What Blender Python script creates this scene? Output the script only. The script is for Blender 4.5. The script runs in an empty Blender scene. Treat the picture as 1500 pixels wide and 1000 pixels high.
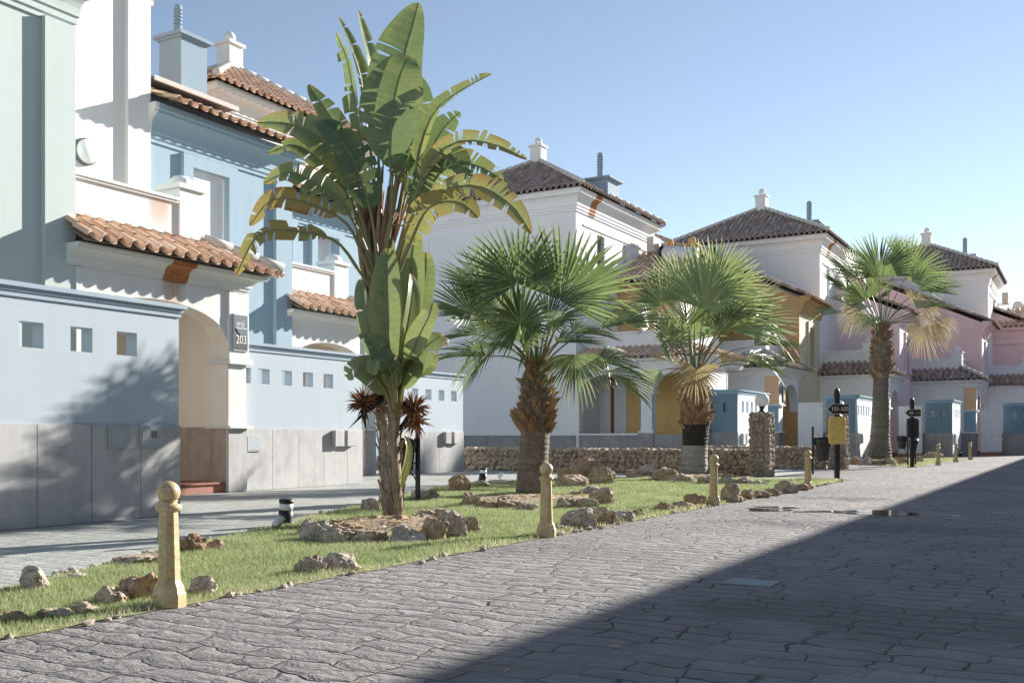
import bpy, math, random
import numpy as np
from mathutils import Vector, Matrix, noise as mnoise
random.seed(7); rng = np.random.default_rng(7)
scene = bpy.context.scene
COL = scene.collection
# ------------------------------------------------------------------ frame
# X runs along the street (away), Y to the left towards the houses, Z up. Eye height 1.1.
FPX, EYE, CU, SU = 1458.3, 1.1, math.cos(math.radians(30)), 0.5
def fac(px):
    t = (px-750)/FPX
    return CU+SU*t, SU-CU*t
def at(px, py, D):                       # a point seen at a photo position, D metres deep
    a, b = fac(px)
    return Vector((D*a, D*b, EYE+(638-py)*D/FPX))
def gnd(px, py, z=0.0):
    D = FPX*(EYE-z)/(py-638)
    a, b = fac(px)
    return Vector((D*a, D*b, z))
RIGHT = Vector((SU, -CU, 0)); FWD = Vector((CU, SU, 0)); UP = Vector((0, 0, 1))
# ------------------------------------------------------------------ node helpers
def newmat(name):
    m = bpy.data.materials.new(name); m.use_nodes = True
    nt = m.node_tree; nt.nodes.clear()
    o = nt.nodes.new('ShaderNodeOutputMaterial'); b = nt.nodes.new('ShaderNodeBsdfPrincipled')
    nt.links.new(b.outputs[0], o.inputs[0])
    return m, nt, b, o
def N(nt, t, **kw):
    n = nt.nodes.new(t)
    for k, v in kw.items():
        if k.startswith('i_'):
            key = k[2:]
            key = int(key) if key.isdigit() else key.replace('_', ' ')
            n.inputs[key].default_value = v
        else: setattr(n, k, v)
    return n
def L(nt, a, b): nt.links.new(a, b)
def pos(nt): return nt.nodes.new('ShaderNodeNewGeometry').outputs['Position']
def ramp(nt, fac_, stops):
    r = nt.nodes.new('ShaderNodeValToRGB'); e = r.color_ramp.elements
    while len(e) < len(stops): e.new(0.5)
    for k, (p, c) in enumerate(stops):
        e[k].position = p; e[k].color = (c[0], c[1], c[2], 1) if not isinstance(c, (int, float)) else (c, c, c, 1)
    L(nt, fac_, r.inputs[0]); return r.outputs[0]
def noise(nt, vec, scale, detail=5, rough=0.55, dist=0.0):
    n = N(nt, 'ShaderNodeTexNoise', i_Scale=scale, i_Detail=detail, i_Roughness=rough, i_Distortion=dist)
    L(nt, vec, n.inputs['Vector']); return n.outputs['Fac']
def mixc(nt, f, a, b, mode='MIX'):
    m = N(nt, 'ShaderNodeMix', data_type='RGBA', blend_type=mode)
    for s, v in ((0, f), (6, a), (7, b)):
        if isinstance(v, (int, float)): m.inputs[s].default_value = v
        elif isinstance(v, (tuple, list)): m.inputs[s].default_value = (v[0], v[1], v[2], 1)
        else: L(nt, v, m.inputs[s])
    return m.outputs[2]
def math_(nt, op, a, b=0.5):
    m = N(nt, 'ShaderNodeMath', operation=op)
    for s, v in ((0, a), (1, b)):
        if isinstance(v, (int, float)): m.inputs[s].default_value = v
        else: L(nt, v, m.inputs[s])
    return m.outputs[0]
def scalevec(nt, vec, s):
    m = N(nt, 'ShaderNodeMapping'); m.inputs['Scale'].default_value = s; L(nt, vec, m.inputs['Vector']); return m.outputs[0]
def bump(nt, b, h, strength=0.3, dist=0.02):
    bp = N(nt, 'ShaderNodeBump', i_Strength=strength, i_Distance=dist); L(nt, h, bp.inputs['Height']); L(nt, bp.outputs[0], b.inputs['Normal'])
def attr(nt, name):
    a = N(nt, 'ShaderNodeAttribute', attribute_name=name); return a
def dk(c, k): return tuple(x*k for x in c)
# ------------------------------------------------------------------ materials
def stucco(name, c, stain=0.09, rough=0.85):
    m, nt, b, o = newmat(name); p = pos(nt)
    big = noise(nt, p, 0.7, 4); drip = noise(nt, scalevec(nt, p, (3.0, 3.0, 0.25)), 1.6, 5, 0.6)
    fine = noise(nt, p, 60, 3)
    f1 = ramp(nt, big, [(0.35, 0.0), (0.75, 1.0)]); f2 = ramp(nt, drip, [(0.5, 0.0), (0.8, 1.0)])
    col = mixc(nt, math_(nt, 'MULTIPLY', f1, 0.5), c, dk(c, 0.94))
    col = mixc(nt, math_(nt, 'MULTIPLY', f2, stain*6), col, (c[0]*0.86, c[1]*0.84, c[2]*0.80))
    L(nt, col, b.inputs['Base Color']); b.inputs['Roughness'].default_value = rough
    bump(nt, b, math_(nt, 'ADD', fine, math_(nt, 'MULTIPLY', big, 0.8)), 0.22, 0.006)
    return m
M = {}
M['white'] = stucco('white_stucco', (0.72, 0.715, 0.70))
M['white2'] = stucco('cool_white_stucco', (0.79, 0.79, 0.80))
M['mint'] = stucco('mint_stucco', (0.54, 0.60, 0.575))
M['blue'] = stucco('light_blue_stucco', (0.315, 0.43, 0.51))
M['wallblue'] = stucco('powder_blue_wall', (0.455, 0.52, 0.575), 0.07)
M['boxblue'] = stucco('grey_blue_wall', (0.27, 0.41, 0.51), 0.05)
M['boxlit'] = stucco('lit_blue_wall', (0.66, 0.72, 0.78), 0.05)  # street face of the far boxes, sunlight put into the paler colour
M['boxshade'] = stucco('shaded_blue_wall', (0.155, 0.245, 0.315), 0.05)  # end face of the same boxes, shade put into the darker colour
M['coping'] = stucco('slate_blue_coping', (0.36, 0.44, 0.52))
M['chimblue'] = stucco('chimney_blue', (0.24, 0.33, 0.41))
M['ochre'] = stucco('ochre_stucco', (0.58, 0.37, 0.17))
M['ochrelit'] = stucco('lit_ochre_stucco', (0.64, 0.57, 0.42))  # ochre copy for the street front, colour paled to look sunlit
M['ochrelit2'] = stucco('porch_ochre', (0.72, 0.50, 0.20))
M['pink'] = stucco('pink_stucco', (0.84, 0.58, 0.57))
M['mauve'] = stucco('mauve_stucco', (0.83, 0.65, 0.68))
M['salmon'] = stucco('salmon_stucco', (0.70, 0.32, 0.28))
M['peach'] = stucco('peach_stucco', (0.80, 0.52, 0.32))
M['cream'] = stucco('cream_stucco', (0.84, 0.78, 0.70))
M['pale'] = stucco('pale_render', (0.82, 0.83, 0.83))
def cladding(name, c1, c2, c3):
    m, nt, b, o = newmat(name); p = pos(nt)
    a = noise(nt, p, 1.3, 6, 0.6, 0.4); d = noise(nt, scalevec(nt, p, (2.5, 2.5, 1.0)), 3.2, 7, 0.65); g = noise(nt, p, 70, 3)
    col = ramp(nt, a, [(0.3, c1), (0.55, c2), (0.75, c3)])
    col = mixc(nt, ramp(nt, d, [(0.42, 0.0), (0.68, 0.75)]), col, c3)
    v = attr(nt, 'var'); col = mixc(nt, math_(nt, 'MULTIPLY', v.outputs['Fac'], 0.22), col, dk(c1, 0.8))
    L(nt, col, b.inputs['Base Color']); b.inputs['Roughness'].default_value = 0.6
    bump(nt, b, math_(nt, 'ADD', math_(nt, 'MULTIPLY', g, 0.4), d), 0.15, 0.006)
    return m
M['clad'] = cladding('concrete_look_cladding', (0.34, 0.33, 0.33), (0.44, 0.43, 0.425), (0.54, 0.53, 0.52))
M['cladshade'] = cladding('shaded_cladding', (0.20, 0.195, 0.195), (0.28, 0.27, 0.268), (0.37, 0.36, 0.35))  # darker cladding copy, shade of the far end faces put into its colour
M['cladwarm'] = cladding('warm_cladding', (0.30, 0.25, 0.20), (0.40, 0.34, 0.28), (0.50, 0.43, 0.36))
M['cladlit'] = cladding('lit_cladding', (0.50, 0.51, 0.53), (0.62, 0.63, 0.65), (0.70, 0.71, 0.72))  # paler cladding copy, sunlight on the far street faces put into its colour
def tilem(name, cols, patina):
    m, nt, b, o = newmat(name); p = pos(nt); v = attr(nt, 'var')
    col = ramp(nt, v.outputs['Fac'], cols)
    n = noise(nt, p, 6, 6, 0.65); n2 = noise(nt, p, 40, 4)
    col = mixc(nt, math_(nt, 'MULTIPLY', ramp(nt, n, [(0.45, 0.0), (0.75, 1.0)]), 0.6), col, patina)
    L(nt, col, b.inputs['Base Color']); b.inputs['Roughness'].default_value = 0.9
    bump(nt, b, n2, 0.25, 0.004)
    return m
M['tile'] = tilem('clay_roof_tile', [(0.0, (0.50, 0.30, 0.20)), (0.35, (0.65, 0.44, 0.31)), (0.7, (0.75, 0.54, 0.40)), (1.0, (0.82, 0.66, 0.54))], (0.52, 0.41, 0.33))
M['tileold'] = tilem('weathered_roof_tile', [(0.0, (0.27, 0.19, 0.15)), (0.5, (0.44, 0.32, 0.26)), (1.0, (0.64, 0.49, 0.41))], (0.31, 0.26, 0.24))
def plain(name, c, rough=0.5, metal=0.0, var=0.08, scale=20, bstr=0.1):
    m, nt, b, o = newmat(name); p = pos(nt); n = noise(nt, p, scale, 5)
    col = mixc(nt, ramp(nt, n, [(0.35, 0.0), (0.7, 1.0)]), c, dk(c, 1-var*2))
    L(nt, col, b.inputs['Base Color']); b.inputs['Roughness'].default_value = rough; b.inputs['Metallic'].default_value = metal
    if bstr: bump(nt, b, n, bstr, 0.003)
    return m
M['mortar'] = plain('pale_mortar', (0.62, 0.58, 0.53), 0.9)
M['rust'] = plain('rust_stained_render', (0.50, 0.20, 0.07), 0.85, 0, 0.18, 9)
M['ruststain'] = plain('faint_rust_stain', (0.80, 0.62, 0.50), 0.85, 0, 0.1, 5)
def stainm(name, c, dens):
    m, nt, b, o = newmat(name); tc = nt.nodes.new('ShaderNodeTexCoord'); p = pos(nt)
    sx_ = N(nt, 'ShaderNodeSeparateXYZ'); L(nt, tc.outputs['Generated'], sx_.inputs[0])
    e = math_(nt, 'MULTIPLY', math_(nt, 'MULTIPLY', sx_.outputs[0], math_(nt, 'SUBTRACT', 1.0, sx_.outputs[0])), 4.0)
    z = math_(nt, 'POWER', sx_.outputs[2], 0.8)
    n = noise(nt, scalevec(nt, p, (7, 7, 0.7)), 2.0, 5, 0.6)
    a = math_(nt, 'MULTIPLY', math_(nt, 'MULTIPLY', e, z), math_(nt, 'MULTIPLY', n, dens))
    b.inputs['Base Color'].default_value = (c[0], c[1], c[2], 1); b.inputs['Roughness'].default_value = 0.9; L(nt, a, b.inputs['Alpha']); return m
M['ruststain'] = stainm('soft_rust_stain', (0.62, 0.30, 0.14), 0.85)
M['terracotta'] = plain('terracotta_step', (0.36, 0.15, 0.10), 0.6, 0, 0.12, 12)
M['brownrec'] = plain('brown_door', (0.23, 0.09, 0.04), 0.6)
M['dark'] = plain('dark_opening', (0.03, 0.035, 0.04), 0.8)
M['shutter'] = plain('white_shutter', (0.88, 0.88, 0.88), 0.5, 0, 0.02)
M['gate'] = plain('white_painted_gate', (0.72, 0.73, 0.75), 0.45, 0, 0.04, 4)
M['grey'] = plain('grey_panel', (0.42, 0.45, 0.48), 0.45, 0.2, 0.08, 15)
M['plate'] = plain('cover_plate', (0.24, 0.26, 0.28), 0.55, 0.2, 0.1, 20)
M['greydk'] = plain('dark_grey_metal', (0.16, 0.17, 0.18), 0.5, 0.3)
M['black'] = plain('black_paint', (0.012, 0.014, 0.016), 0.45, 0, 0.2, 30)
M['bag'] = plain('black_plastic', (0.012, 0.012, 0.014), 0.3, 0, 0.2, 30)
M['bingreen'] = plain('dark_bin', (0.025, 0.032, 0.033), 0.45, 0, 0.15, 25)
M['band'] = plain('white_band', (0.75, 0.76, 0.77), 0.4, 0, 0.04)
M['yellow'] = plain('weathered_yellow_plastic', (0.74, 0.50, 0.14), 0.45, 0, 0.12, 9)
M['signbrown'] = plain('brown_sign', (0.035, 0.018, 0.014), 0.45, 0, 0.1)
M['letter'] = plain('pale_lettering', (0.78, 0.72, 0.58), 0.5, 0, 0.02, 5, 0)
M['lettergold'] = plain('gold_lettering', (0.50, 0.36, 0.14), 0.5, 0, 0.02, 5, 0)
M['signdark'] = plain('dark_sign_face', (0.035, 0.032, 0.032), 0.4, 0.1)
M['signgrey'] = plain('grey_sign_face', (0.12, 0.15, 0.17), 0.35, 0.2)
M['ac'] = plain('cream_casing', (0.66, 0.50, 0.36), 0.5)
M['acw'] = plain('pale_casing', (0.70, 0.68, 0.64), 0.5)
M['tank'] = plain('white_tank', (0.72, 0.73, 0.74), 0.35)
M['globe'] = plain('opal_globe', (0.86, 0.86, 0.85), 0.25, 0, 0.01)
M['steel'] = plain('steel', (0.5, 0.52, 0.54), 0.35, 0.7)
M['trim'] = plain('white_trim', (0.80, 0.80, 0.79), 0.6, 0, 0.02)
M['glass'] = plain('dark_glass', (0.03, 0.04, 0.05), 0.08, 0, 0.02, 3, 0)
M['soil'] = plain('dry_soil', (0.40, 0.29, 0.19), 0.95, 0, 0.3, 14, 0.6)
# bollard: ochre paint, chipped and sun bleached
def bollardm():
    m, nt, b, o = newmat('chipped_ochre_paint'); p = pos(nt)
    n = noise(nt, p, 14, 6, 0.6); n2 = noise(nt, p, 55, 4, 0.6)
    col = ramp(nt, n, [(0.3, (0.42, 0.30, 0.14)), (0.55, (0.56, 0.42, 0.22)), (0.75, (0.66, 0.54, 0.36))])
    col = mixc(nt, ramp(nt, n2, [(0.57, 0.0), (0.63, 0.9)]), col, (0.30, 0.22, 0.14))
    L(nt, col, b.inputs['Base Color']); b.inputs['Roughness'].default_value = 0.5
    bump(nt, b, n2, 0.25, 0.004); return m
M['bollard'] = bollardm()
def rockm(name, cols, moss=0.0):
    m, nt, b, o = newmat(name); tc = nt.nodes.new('ShaderNodeTexCoord'); p = pos(nt)
    n = noise(nt, p, 5, 8, 0.65, 0.6); n2 = noise(nt, p, 24, 8, 0.7, 0.3); n3 = noise(nt, p, 2.0, 3)
    col = ramp(nt, n, [(0.28, cols[0]), (0.48, cols[1]), (0.66, cols[2]), (0.8, cols[3])])
    col = mixc(nt, ramp(nt, n2, [(0.36, 0.85), (0.52, 0.0)]), col, dk(cols[0], 0.5))
    L(nt, col, b.inputs['Base Color']); b.inputs['Roughness'].default_value = 0.95
    bump(nt, b, math_(nt, 'ADD', n, n2), 0.8, 0.03); return m
M['rock'] = rockm('limestone_rock', [(0.28, 0.20, 0.135), (0.52, 0.40, 0.29), (0.66, 0.55, 0.43), (0.75, 0.69, 0.60)])
M['rockred'] = rockm('reddish_rock', [(0.25, 0.15, 0.09), (0.46, 0.30, 0.18), (0.57, 0.41, 0.27), (0.66, 0.54, 0.41)])
M['rockpale'] = rockm('pale_rock', [(0.36, 0.28, 0.20), (0.55, 0.46, 0.38), (0.68, 0.60, 0.52), (0.76, 0.71, 0.66)])
M['rubble'] = rockm('rubble_stone', [(0.26, 0.195, 0.14), (0.46, 0.36, 0.26), (0.60, 0.49, 0.38), (0.70, 0.62, 0.52)])
M['pierstone'] = rockm('pier_stone', [(0.24, 0.19, 0.15), (0.38, 0.31, 0.24), (0.46, 0.39, 0.31), (0.54, 0.48, 0.41)])
# leaves
def leafm(name, stops, trans=0.35, rough=0.4, edge=None, under=None):
    m, nt, b, o = newmat(name); v = attr(nt, 'var'); p = pos(nt)
    n = noise(nt, p, 9, 4)
    f = math_(nt, 'ADD', v.outputs['Fac'], math_(nt, 'MULTIPLY', math_(nt, 'SUBTRACT', n, 0.5), 0.35))
    col = ramp(nt, f, stops)
    if under:
        g = nt.nodes.new('ShaderNodeNewGeometry')
        col = mixc(nt, math_(nt, 'MULTIPLY', g.outputs['Backfacing'], under[3]), col, under[:3])
    L(nt, col, b.inputs['Base Color']); b.inputs['Roughness'].default_value = rough
    t = N(nt, 'ShaderNodeBsdfTranslucent'); L(nt, mixc(nt, 0.30, col, (0.34, 0.44, 0.10), 'MIX'), t.inputs['Color'])
    mx = N(nt, 'ShaderNodeMixShader', i_0=trans); L(nt, b.outputs[0], mx.inputs[1]); L(nt, t.outputs[0], mx.inputs[2]); L(nt, mx.outputs[0], o.inputs[0])
    return m
M['frond'] = leafm('palm_frond_green', [(0.0, (0.055, 0.092, 0.042)), (0.30, (0.13, 0.19, 0.078)), (0.58, (0.32, 0.38, 0.17)), (0.82, (0.47, 0.48, 0.26)), (1.0, (0.66, 0.60, 0.42))], 0.32, 0.36)
M['fronddry'] = leafm('palm_frond_dry', [(0.0, (0.26, 0.18, 0.10)), (0.4, (0.50, 0.34, 0.18)), (0.75, (0.64, 0.49, 0.33)), (1.0, (0.74, 0.62, 0.49))], 0.30, 0.7)
M['banana'] = leafm('banana_leaf', [(0.0, (0.065, 0.105, 0.055)), (0.4, (0.125, 0.18, 0.088)), (0.62, (0.25, 0.29, 0.125)), (0.8, (0.36, 0.33, 0.12)), (1.0, (0.42, 0.25, 0.09))], 0.30, 0.30, under=(0.26, 0.31, 0.22, 0.6))
M['bananadry'] = leafm('banana_leaf_browning', [(0.0, (0.20, 0.20, 0.06)), (0.4, (0.36, 0.27, 0.09)), (0.7, (0.42, 0.24, 0.08)), (0.9, (0.30, 0.09, 0.03)), (1.0, (0.12, 0.04, 0.02))], 0.3, 0.5)
M['petiole'] = leafm('petiole', [(0.0, (0.16, 0.13, 0.06)), (0.5, (0.24, 0.22, 0.10)), (1.0, (0.36, 0.28, 0.16))], 0.05, 0.5)
def barkm(name, c1, c2, c3, zs=(14, 14, 60)):
    m, nt, b, o = newmat(name); p = pos(nt); v = attr(nt, 'var')
    n = noise(nt, scalevec(nt, p, zs), 1.0, 6, 0.65, 0.3); n2 = noise(nt, p, 5, 4)
    col = ramp(nt, n, [(0.3, c1), (0.52, c2), (0.72, c3)])
    col = mixc(nt, math_(nt, 'MULTIPLY', v.outputs['Fac'], 0.55), col, c3)
    col = mixc(nt, ramp(nt, n2, [(0.4, 0.0), (0.7, 0.5)]), col, c1)
    L(nt, col, b.inputs['Base Color']); b.inputs['Roughness'].default_value = 0.92
    bump(nt, b, n, 0.6, 0.02); return m
M['palmtrunk'] = barkm('palm_trunk_grey', (0.085, 0.07, 0.055), (0.18, 0.148, 0.12), (0.33, 0.285, 0.235), (26, 26, 34))
M['boots'] = barkm('palm_leaf_bases', (0.10, 0.05, 0.028), (0.26, 0.14, 0.075), (0.48, 0.32, 0.19), (22, 22, 9))
M['boottip'] = barkm('cut_leaf_bases', (0.20, 0.12, 0.07), (0.40, 0.25, 0.14), (0.56, 0.42, 0.28), (20, 20, 8))
M['char'] = barkm('scorched_trunk', (0.012, 0.011, 0.010), (0.03, 0.026, 0.022), (0.06, 0.05, 0.04), (12, 12, 30))
M['limewash'] = barkm('bleached_trunk', (0.16, 0.14, 0.12), (0.32, 0.295, 0.265), (0.50, 0.475, 0.44), (22, 22, 34))
M['fibre'] = barkm('fibrous_stem', (0.14, 0.095, 0.065), (0.32, 0.24, 0.17), (0.55, 0.45, 0.34), (30, 30, 6))
M['redfibre'] = barkm('reddish_sheath', (0.14, 0.075, 0.045), (0.30, 0.19, 0.11), (0.50, 0.37, 0.24), (30, 30, 5))
M['bract'] = plain('blackened_bract', (0.02, 0.017, 0.016), 0.55, 0, 0.2)
M['spike'] = barkm('dry_flower_spikes', (0.06, 0.025, 0.018), (0.20, 0.075, 0.035), (0.42, 0.20, 0.08), (20, 20, 20))
def grassm():
    m, nt, b, o = newmat('lawn_grass_blades'); v = attr(nt, 'var'); p = pos(nt); n = noise(nt, p, 1.2, 4)
    f = math_(nt, 'ADD', v.outputs['Fac'], math_(nt, 'MULTIPLY', math_(nt, 'SUBTRACT', n, 0.5), 0.5))
    col = ramp(nt, f, [(0.0, (0.17, 0.22, 0.085)), (0.4, (0.33, 0.385, 0.175)), (0.75, (0.49, 0.51, 0.28)), (1.0, (0.62, 0.55, 0.37))])
    L(nt, col, b.inputs['Base Color']); b.inputs['Roughness'].default_value = 0.6
    t = N(nt, 'ShaderNodeBsdfTranslucent'); L(nt, col, t.inputs['Color'])
    mx = N(nt, 'ShaderNodeMixShader', i_0=0.4); L(nt, b.outputs[0], mx.inputs[1]); L(nt, t.outputs[0], mx.inputs[2]); L(nt, mx.outputs[0], o.inputs[0]); return m
M['grass'] = grassm()
# stamped-concrete road: rows of irregular slabs across the street
def pavem(name, c1, c2, c3, bw, bh, warp, joint, jcol, wet=False, bstr=0.9, bd=0.02, rnd_=0.62):
    m, nt, b, o = newmat(name); p = pos(nt)
    sw = N(nt, 'ShaderNodeSeparateXYZ'); L(nt, p, sw.inputs[0])
    cb = N(nt, 'ShaderNodeCombineXYZ'); L(nt, sw.outputs[1], cb.inputs[0]); L(nt, sw.outputs[0], cb.inputs[1])
    nz = N(nt, 'ShaderNodeTexNoise', i_Scale=1.7, i_Detail=3.0); L(nt, p, nz.inputs['Vector'])
    nz2 = N(nt, 'ShaderNodeTexNoise', i_Scale=7.0, i_Detail=2.0); L(nt, p, nz2.inputs['Vector'])
    def warpv(base, nzc, amt):
        s = N(nt, 'ShaderNodeVectorMath', operation='SUBTRACT'); L(nt, nzc, s.inputs[0]); s.inputs[1].default_value = (0.5, 0.5, 0.5)
        k = N(nt, 'ShaderNodeVectorMath', operation='SCALE'); L(nt, s.outputs[0], k.inputs[0]); k.inputs['Scale'].default_value = amt
        a = N(nt, 'ShaderNodeVectorMath', operation='ADD'); L(nt, base, a.inputs[0]); L(nt, k.outputs[0], a.inputs[1]); return a.outputs[0]
    v = warpv(warpv(cb.outputs[0], nz.outputs['Color'], warp), nz2.outputs['Color'], warp*0.22)
    sq = N(nt, 'ShaderNodeSeparateXYZ'); L(nt, v, sq.inputs[0])
    row = math_(nt, 'DIVIDE', sq.outputs[1], bh); ri = math_(nt, 'FLOOR', row); rf = math_(nt, 'FRACT', row)
    wn1 = N(nt, 'ShaderNodeTexWhiteNoise', noise_dimensions='1D'); L(nt, ri, wn1.inputs['W'])
    colx = math_(nt, 'ADD', math_(nt, 'DIVIDE', sq.outputs[0], bw), math_(nt, 'MULTIPLY', wn1.outputs['Value'], 7.3))
    jx = N(nt, 'ShaderNodeTexNoise', noise_dimensions='2D', i_Scale=1.0, i_Detail=0.0)
    cj = N(nt, 'ShaderNodeCombineXYZ'); L(nt, math_(nt, 'MULTIPLY', colx, 0.55), cj.inputs[0]); L(nt, math_(nt, 'MULTIPLY', ri, 3.7), cj.inputs[1]); L(nt, cj.outputs[0], jx.inputs['Vector'])
    colx = math_(nt, 'ADD', colx, math_(nt, 'MULTIPLY', jx.outputs['Fac'], 1.5))
    ci = math_(nt, 'FLOOR', colx); cf = math_(nt, 'FRACT', colx)
    dx = math_(nt, 'MULTIPLY', math_(nt, 'MINIMUM', cf, math_(nt, 'SUBTRACT', 1.0, cf)), bw); dy_ = math_(nt, 'MULTIPLY', math_(nt, 'MINIMUM', rf, math_(nt, 'SUBTRACT', 1.0, rf)), bh)
    dist = math_(nt, 'MINIMUM', dx, dy_)
    cc = N(nt, 'ShaderNodeCombineXYZ'); L(nt, ci, cc.inputs[0]); L(nt, ri, cc.inputs[1])
    wn2 = N(nt, 'ShaderNodeTexWhiteNoise', noise_dimensions='2D'); L(nt, cc.outputs[0], wn2.inputs['Vector'])
    sc_ = N(nt, 'ShaderNodeSeparateColor'); L(nt, wn2.outputs['Color'], sc_.inputs[0])
    jw = math_(nt, 'ADD', math_(nt, 'MULTIPLY', noise(nt, p, 8, 3), joint*1.7), joint*0.15)
    mr = N(nt, 'ShaderNodeMapRange', interpolation_type='SMOOTHSTEP'); L(nt, dist, mr.inputs[0]); mr.inputs[1].default_value = 0.0; L(nt, jw, mr.inputs[2]); mr.inputs[3].default_value = 1.0; mr.inputs[4].default_value = 0.0
    dome = N(nt, 'ShaderNodeMapRange', interpolation_type='SMOOTHSTEP'); L(nt, dist, dome.inputs[0]); dome.inputs[2].default_value = 0.07
    big = noise(nt, p, 0.35, 5, 0.6, 0.5); med = noise(nt, p, 3.0, 6, 0.6); fin = noise(nt, p, 35, 5, 0.65)
    col = ramp(nt, big, [(0.3, c1), (0.5, c2), (0.7, c3)])
    col = mixc(nt, math_(nt, 'MULTIPLY', sc_.outputs[0], 0.34), col, dk(c1, 0.8))
    col = mixc(nt, ramp(nt, med, [(0.40, 0.40), (0.62, 0.0)]), col, dk(c1, 0.72))
    col = mixc(nt, ramp(nt, fin, [(0.55, 0.0), (0.75, 0.35)]), col, c3)
    # joints fade in and out where the stamp was shallow
    fade = ramp(nt, noise(nt, p, 1.6, 3), [(0.36, 0.12), (0.6, 1.0)])
    jf = math_(nt, 'MULTIPLY', mr.outputs[0], fade)
    col = mixc(nt, math_(nt, 'MULTIPLY', jf, 0.85), col, jcol)
    rough = 0.82
    if wet:
        # damp stains with a shape of their own
        def blob(cx, cy, rx, ry, sharp=1.0):
            mp = N(nt, 'ShaderNodeMapping'); mp.inputs['Location'].default_value = (-cx/rx, -cy/ry, 0); mp.inputs['Scale'].default_value = (1/rx, 1/ry, 0)
            L(nt, warpv(p, nz.outputs['Color'], 1.6), mp.inputs['Vector'])
            g = N(nt, 'ShaderNodeTexGradient', gradient_type='SPHERICAL'); L(nt, mp.outputs[0], g.inputs[0]); return g.outputs['Fac']
        tot = None
        for (cx, cy, rx, ry) in wet:
            g = blob(cx, cy, rx, ry)
            tot = g if tot is None else math_(nt, 'MAXIMUM', tot, g)
        wetf = ramp(nt, math_(nt, 'ADD', tot, math_(nt, 'MULTIPLY', math_(nt, 'SUBTRACT', med, 0.5), 0.35)), [(0.10, 0.0), (0.45, 1.0)])
        col = mixc(nt, math_(nt, 'MULTIPLY', wetf, 0.7), col, dk(c1, 0.33))
        r = N(nt, 'ShaderNodeMapRange'); L(nt, wetf, r.inputs[0]); r.inputs[3].default_value = 0.82; r.inputs[4].default_value = 0.66
        L(nt, r.outputs[0], b.inputs['Roughness'])
    else: b.inputs['Roughness'].default_value = rough
    L(nt, col, b.inputs['Base Color'])
    rip = noise(nt, scalevec(nt, p, (5.5, 3.0, 1)), 2.0, 5, 0.6, 0.8)
    h = math_(nt, 'SUBTRACT', math_(nt, 'ADD', math_(nt, 'ADD', math_(nt, 'MULTIPLY', rip, 1.1), math_(nt, 'MULTIPLY', fin, 0.30)), math_(nt, 'ADD', math_(nt, 'MULTIPLY', sc_.outputs[1], 0.25), math_(nt, 'MULTIPLY', dome.outputs[0], 0.22))), math_(nt, 'MULTIPLY', jf, 0.7))
    bump(nt, b, h, bstr, bd)
    return m
M['road'] = pavem('stamped_concrete_road', (0.21, 0.192, 0.186), (0.28, 0.26, 0.252), (0.36, 0.336, 0.325), 0.40, 0.205, 0.34, 0.013, (0.055, 0.05, 0.05),
                  wet=[(12.6, 2.2, 0.9, 2.6), (6.3, 0.9, 0.7, 2.0), (18.0, 3.6, 0.7, 1.2)], bstr=1.0, bd=0.045)
M['paving'] = pavem('pale_stamped_paving', (0.33, 0.34, 0.31), (0.41, 0.42, 0.385), (0.50, 0.50, 0.46), 0.40, 0.24, 0.14, 0.011, (0.17, 0.18, 0.16), bstr=0.7, bd=0.02)
M['lawnsoil'] = plain('grassy_soil', (0.30, 0.31, 0.13), 0.95, 0, 0.2, 10, 0.4)
M['ground'] = plain('plain_ground', (0.45, 0.44, 0.42), 0.9, 0, 0.15, 0.8)
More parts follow.
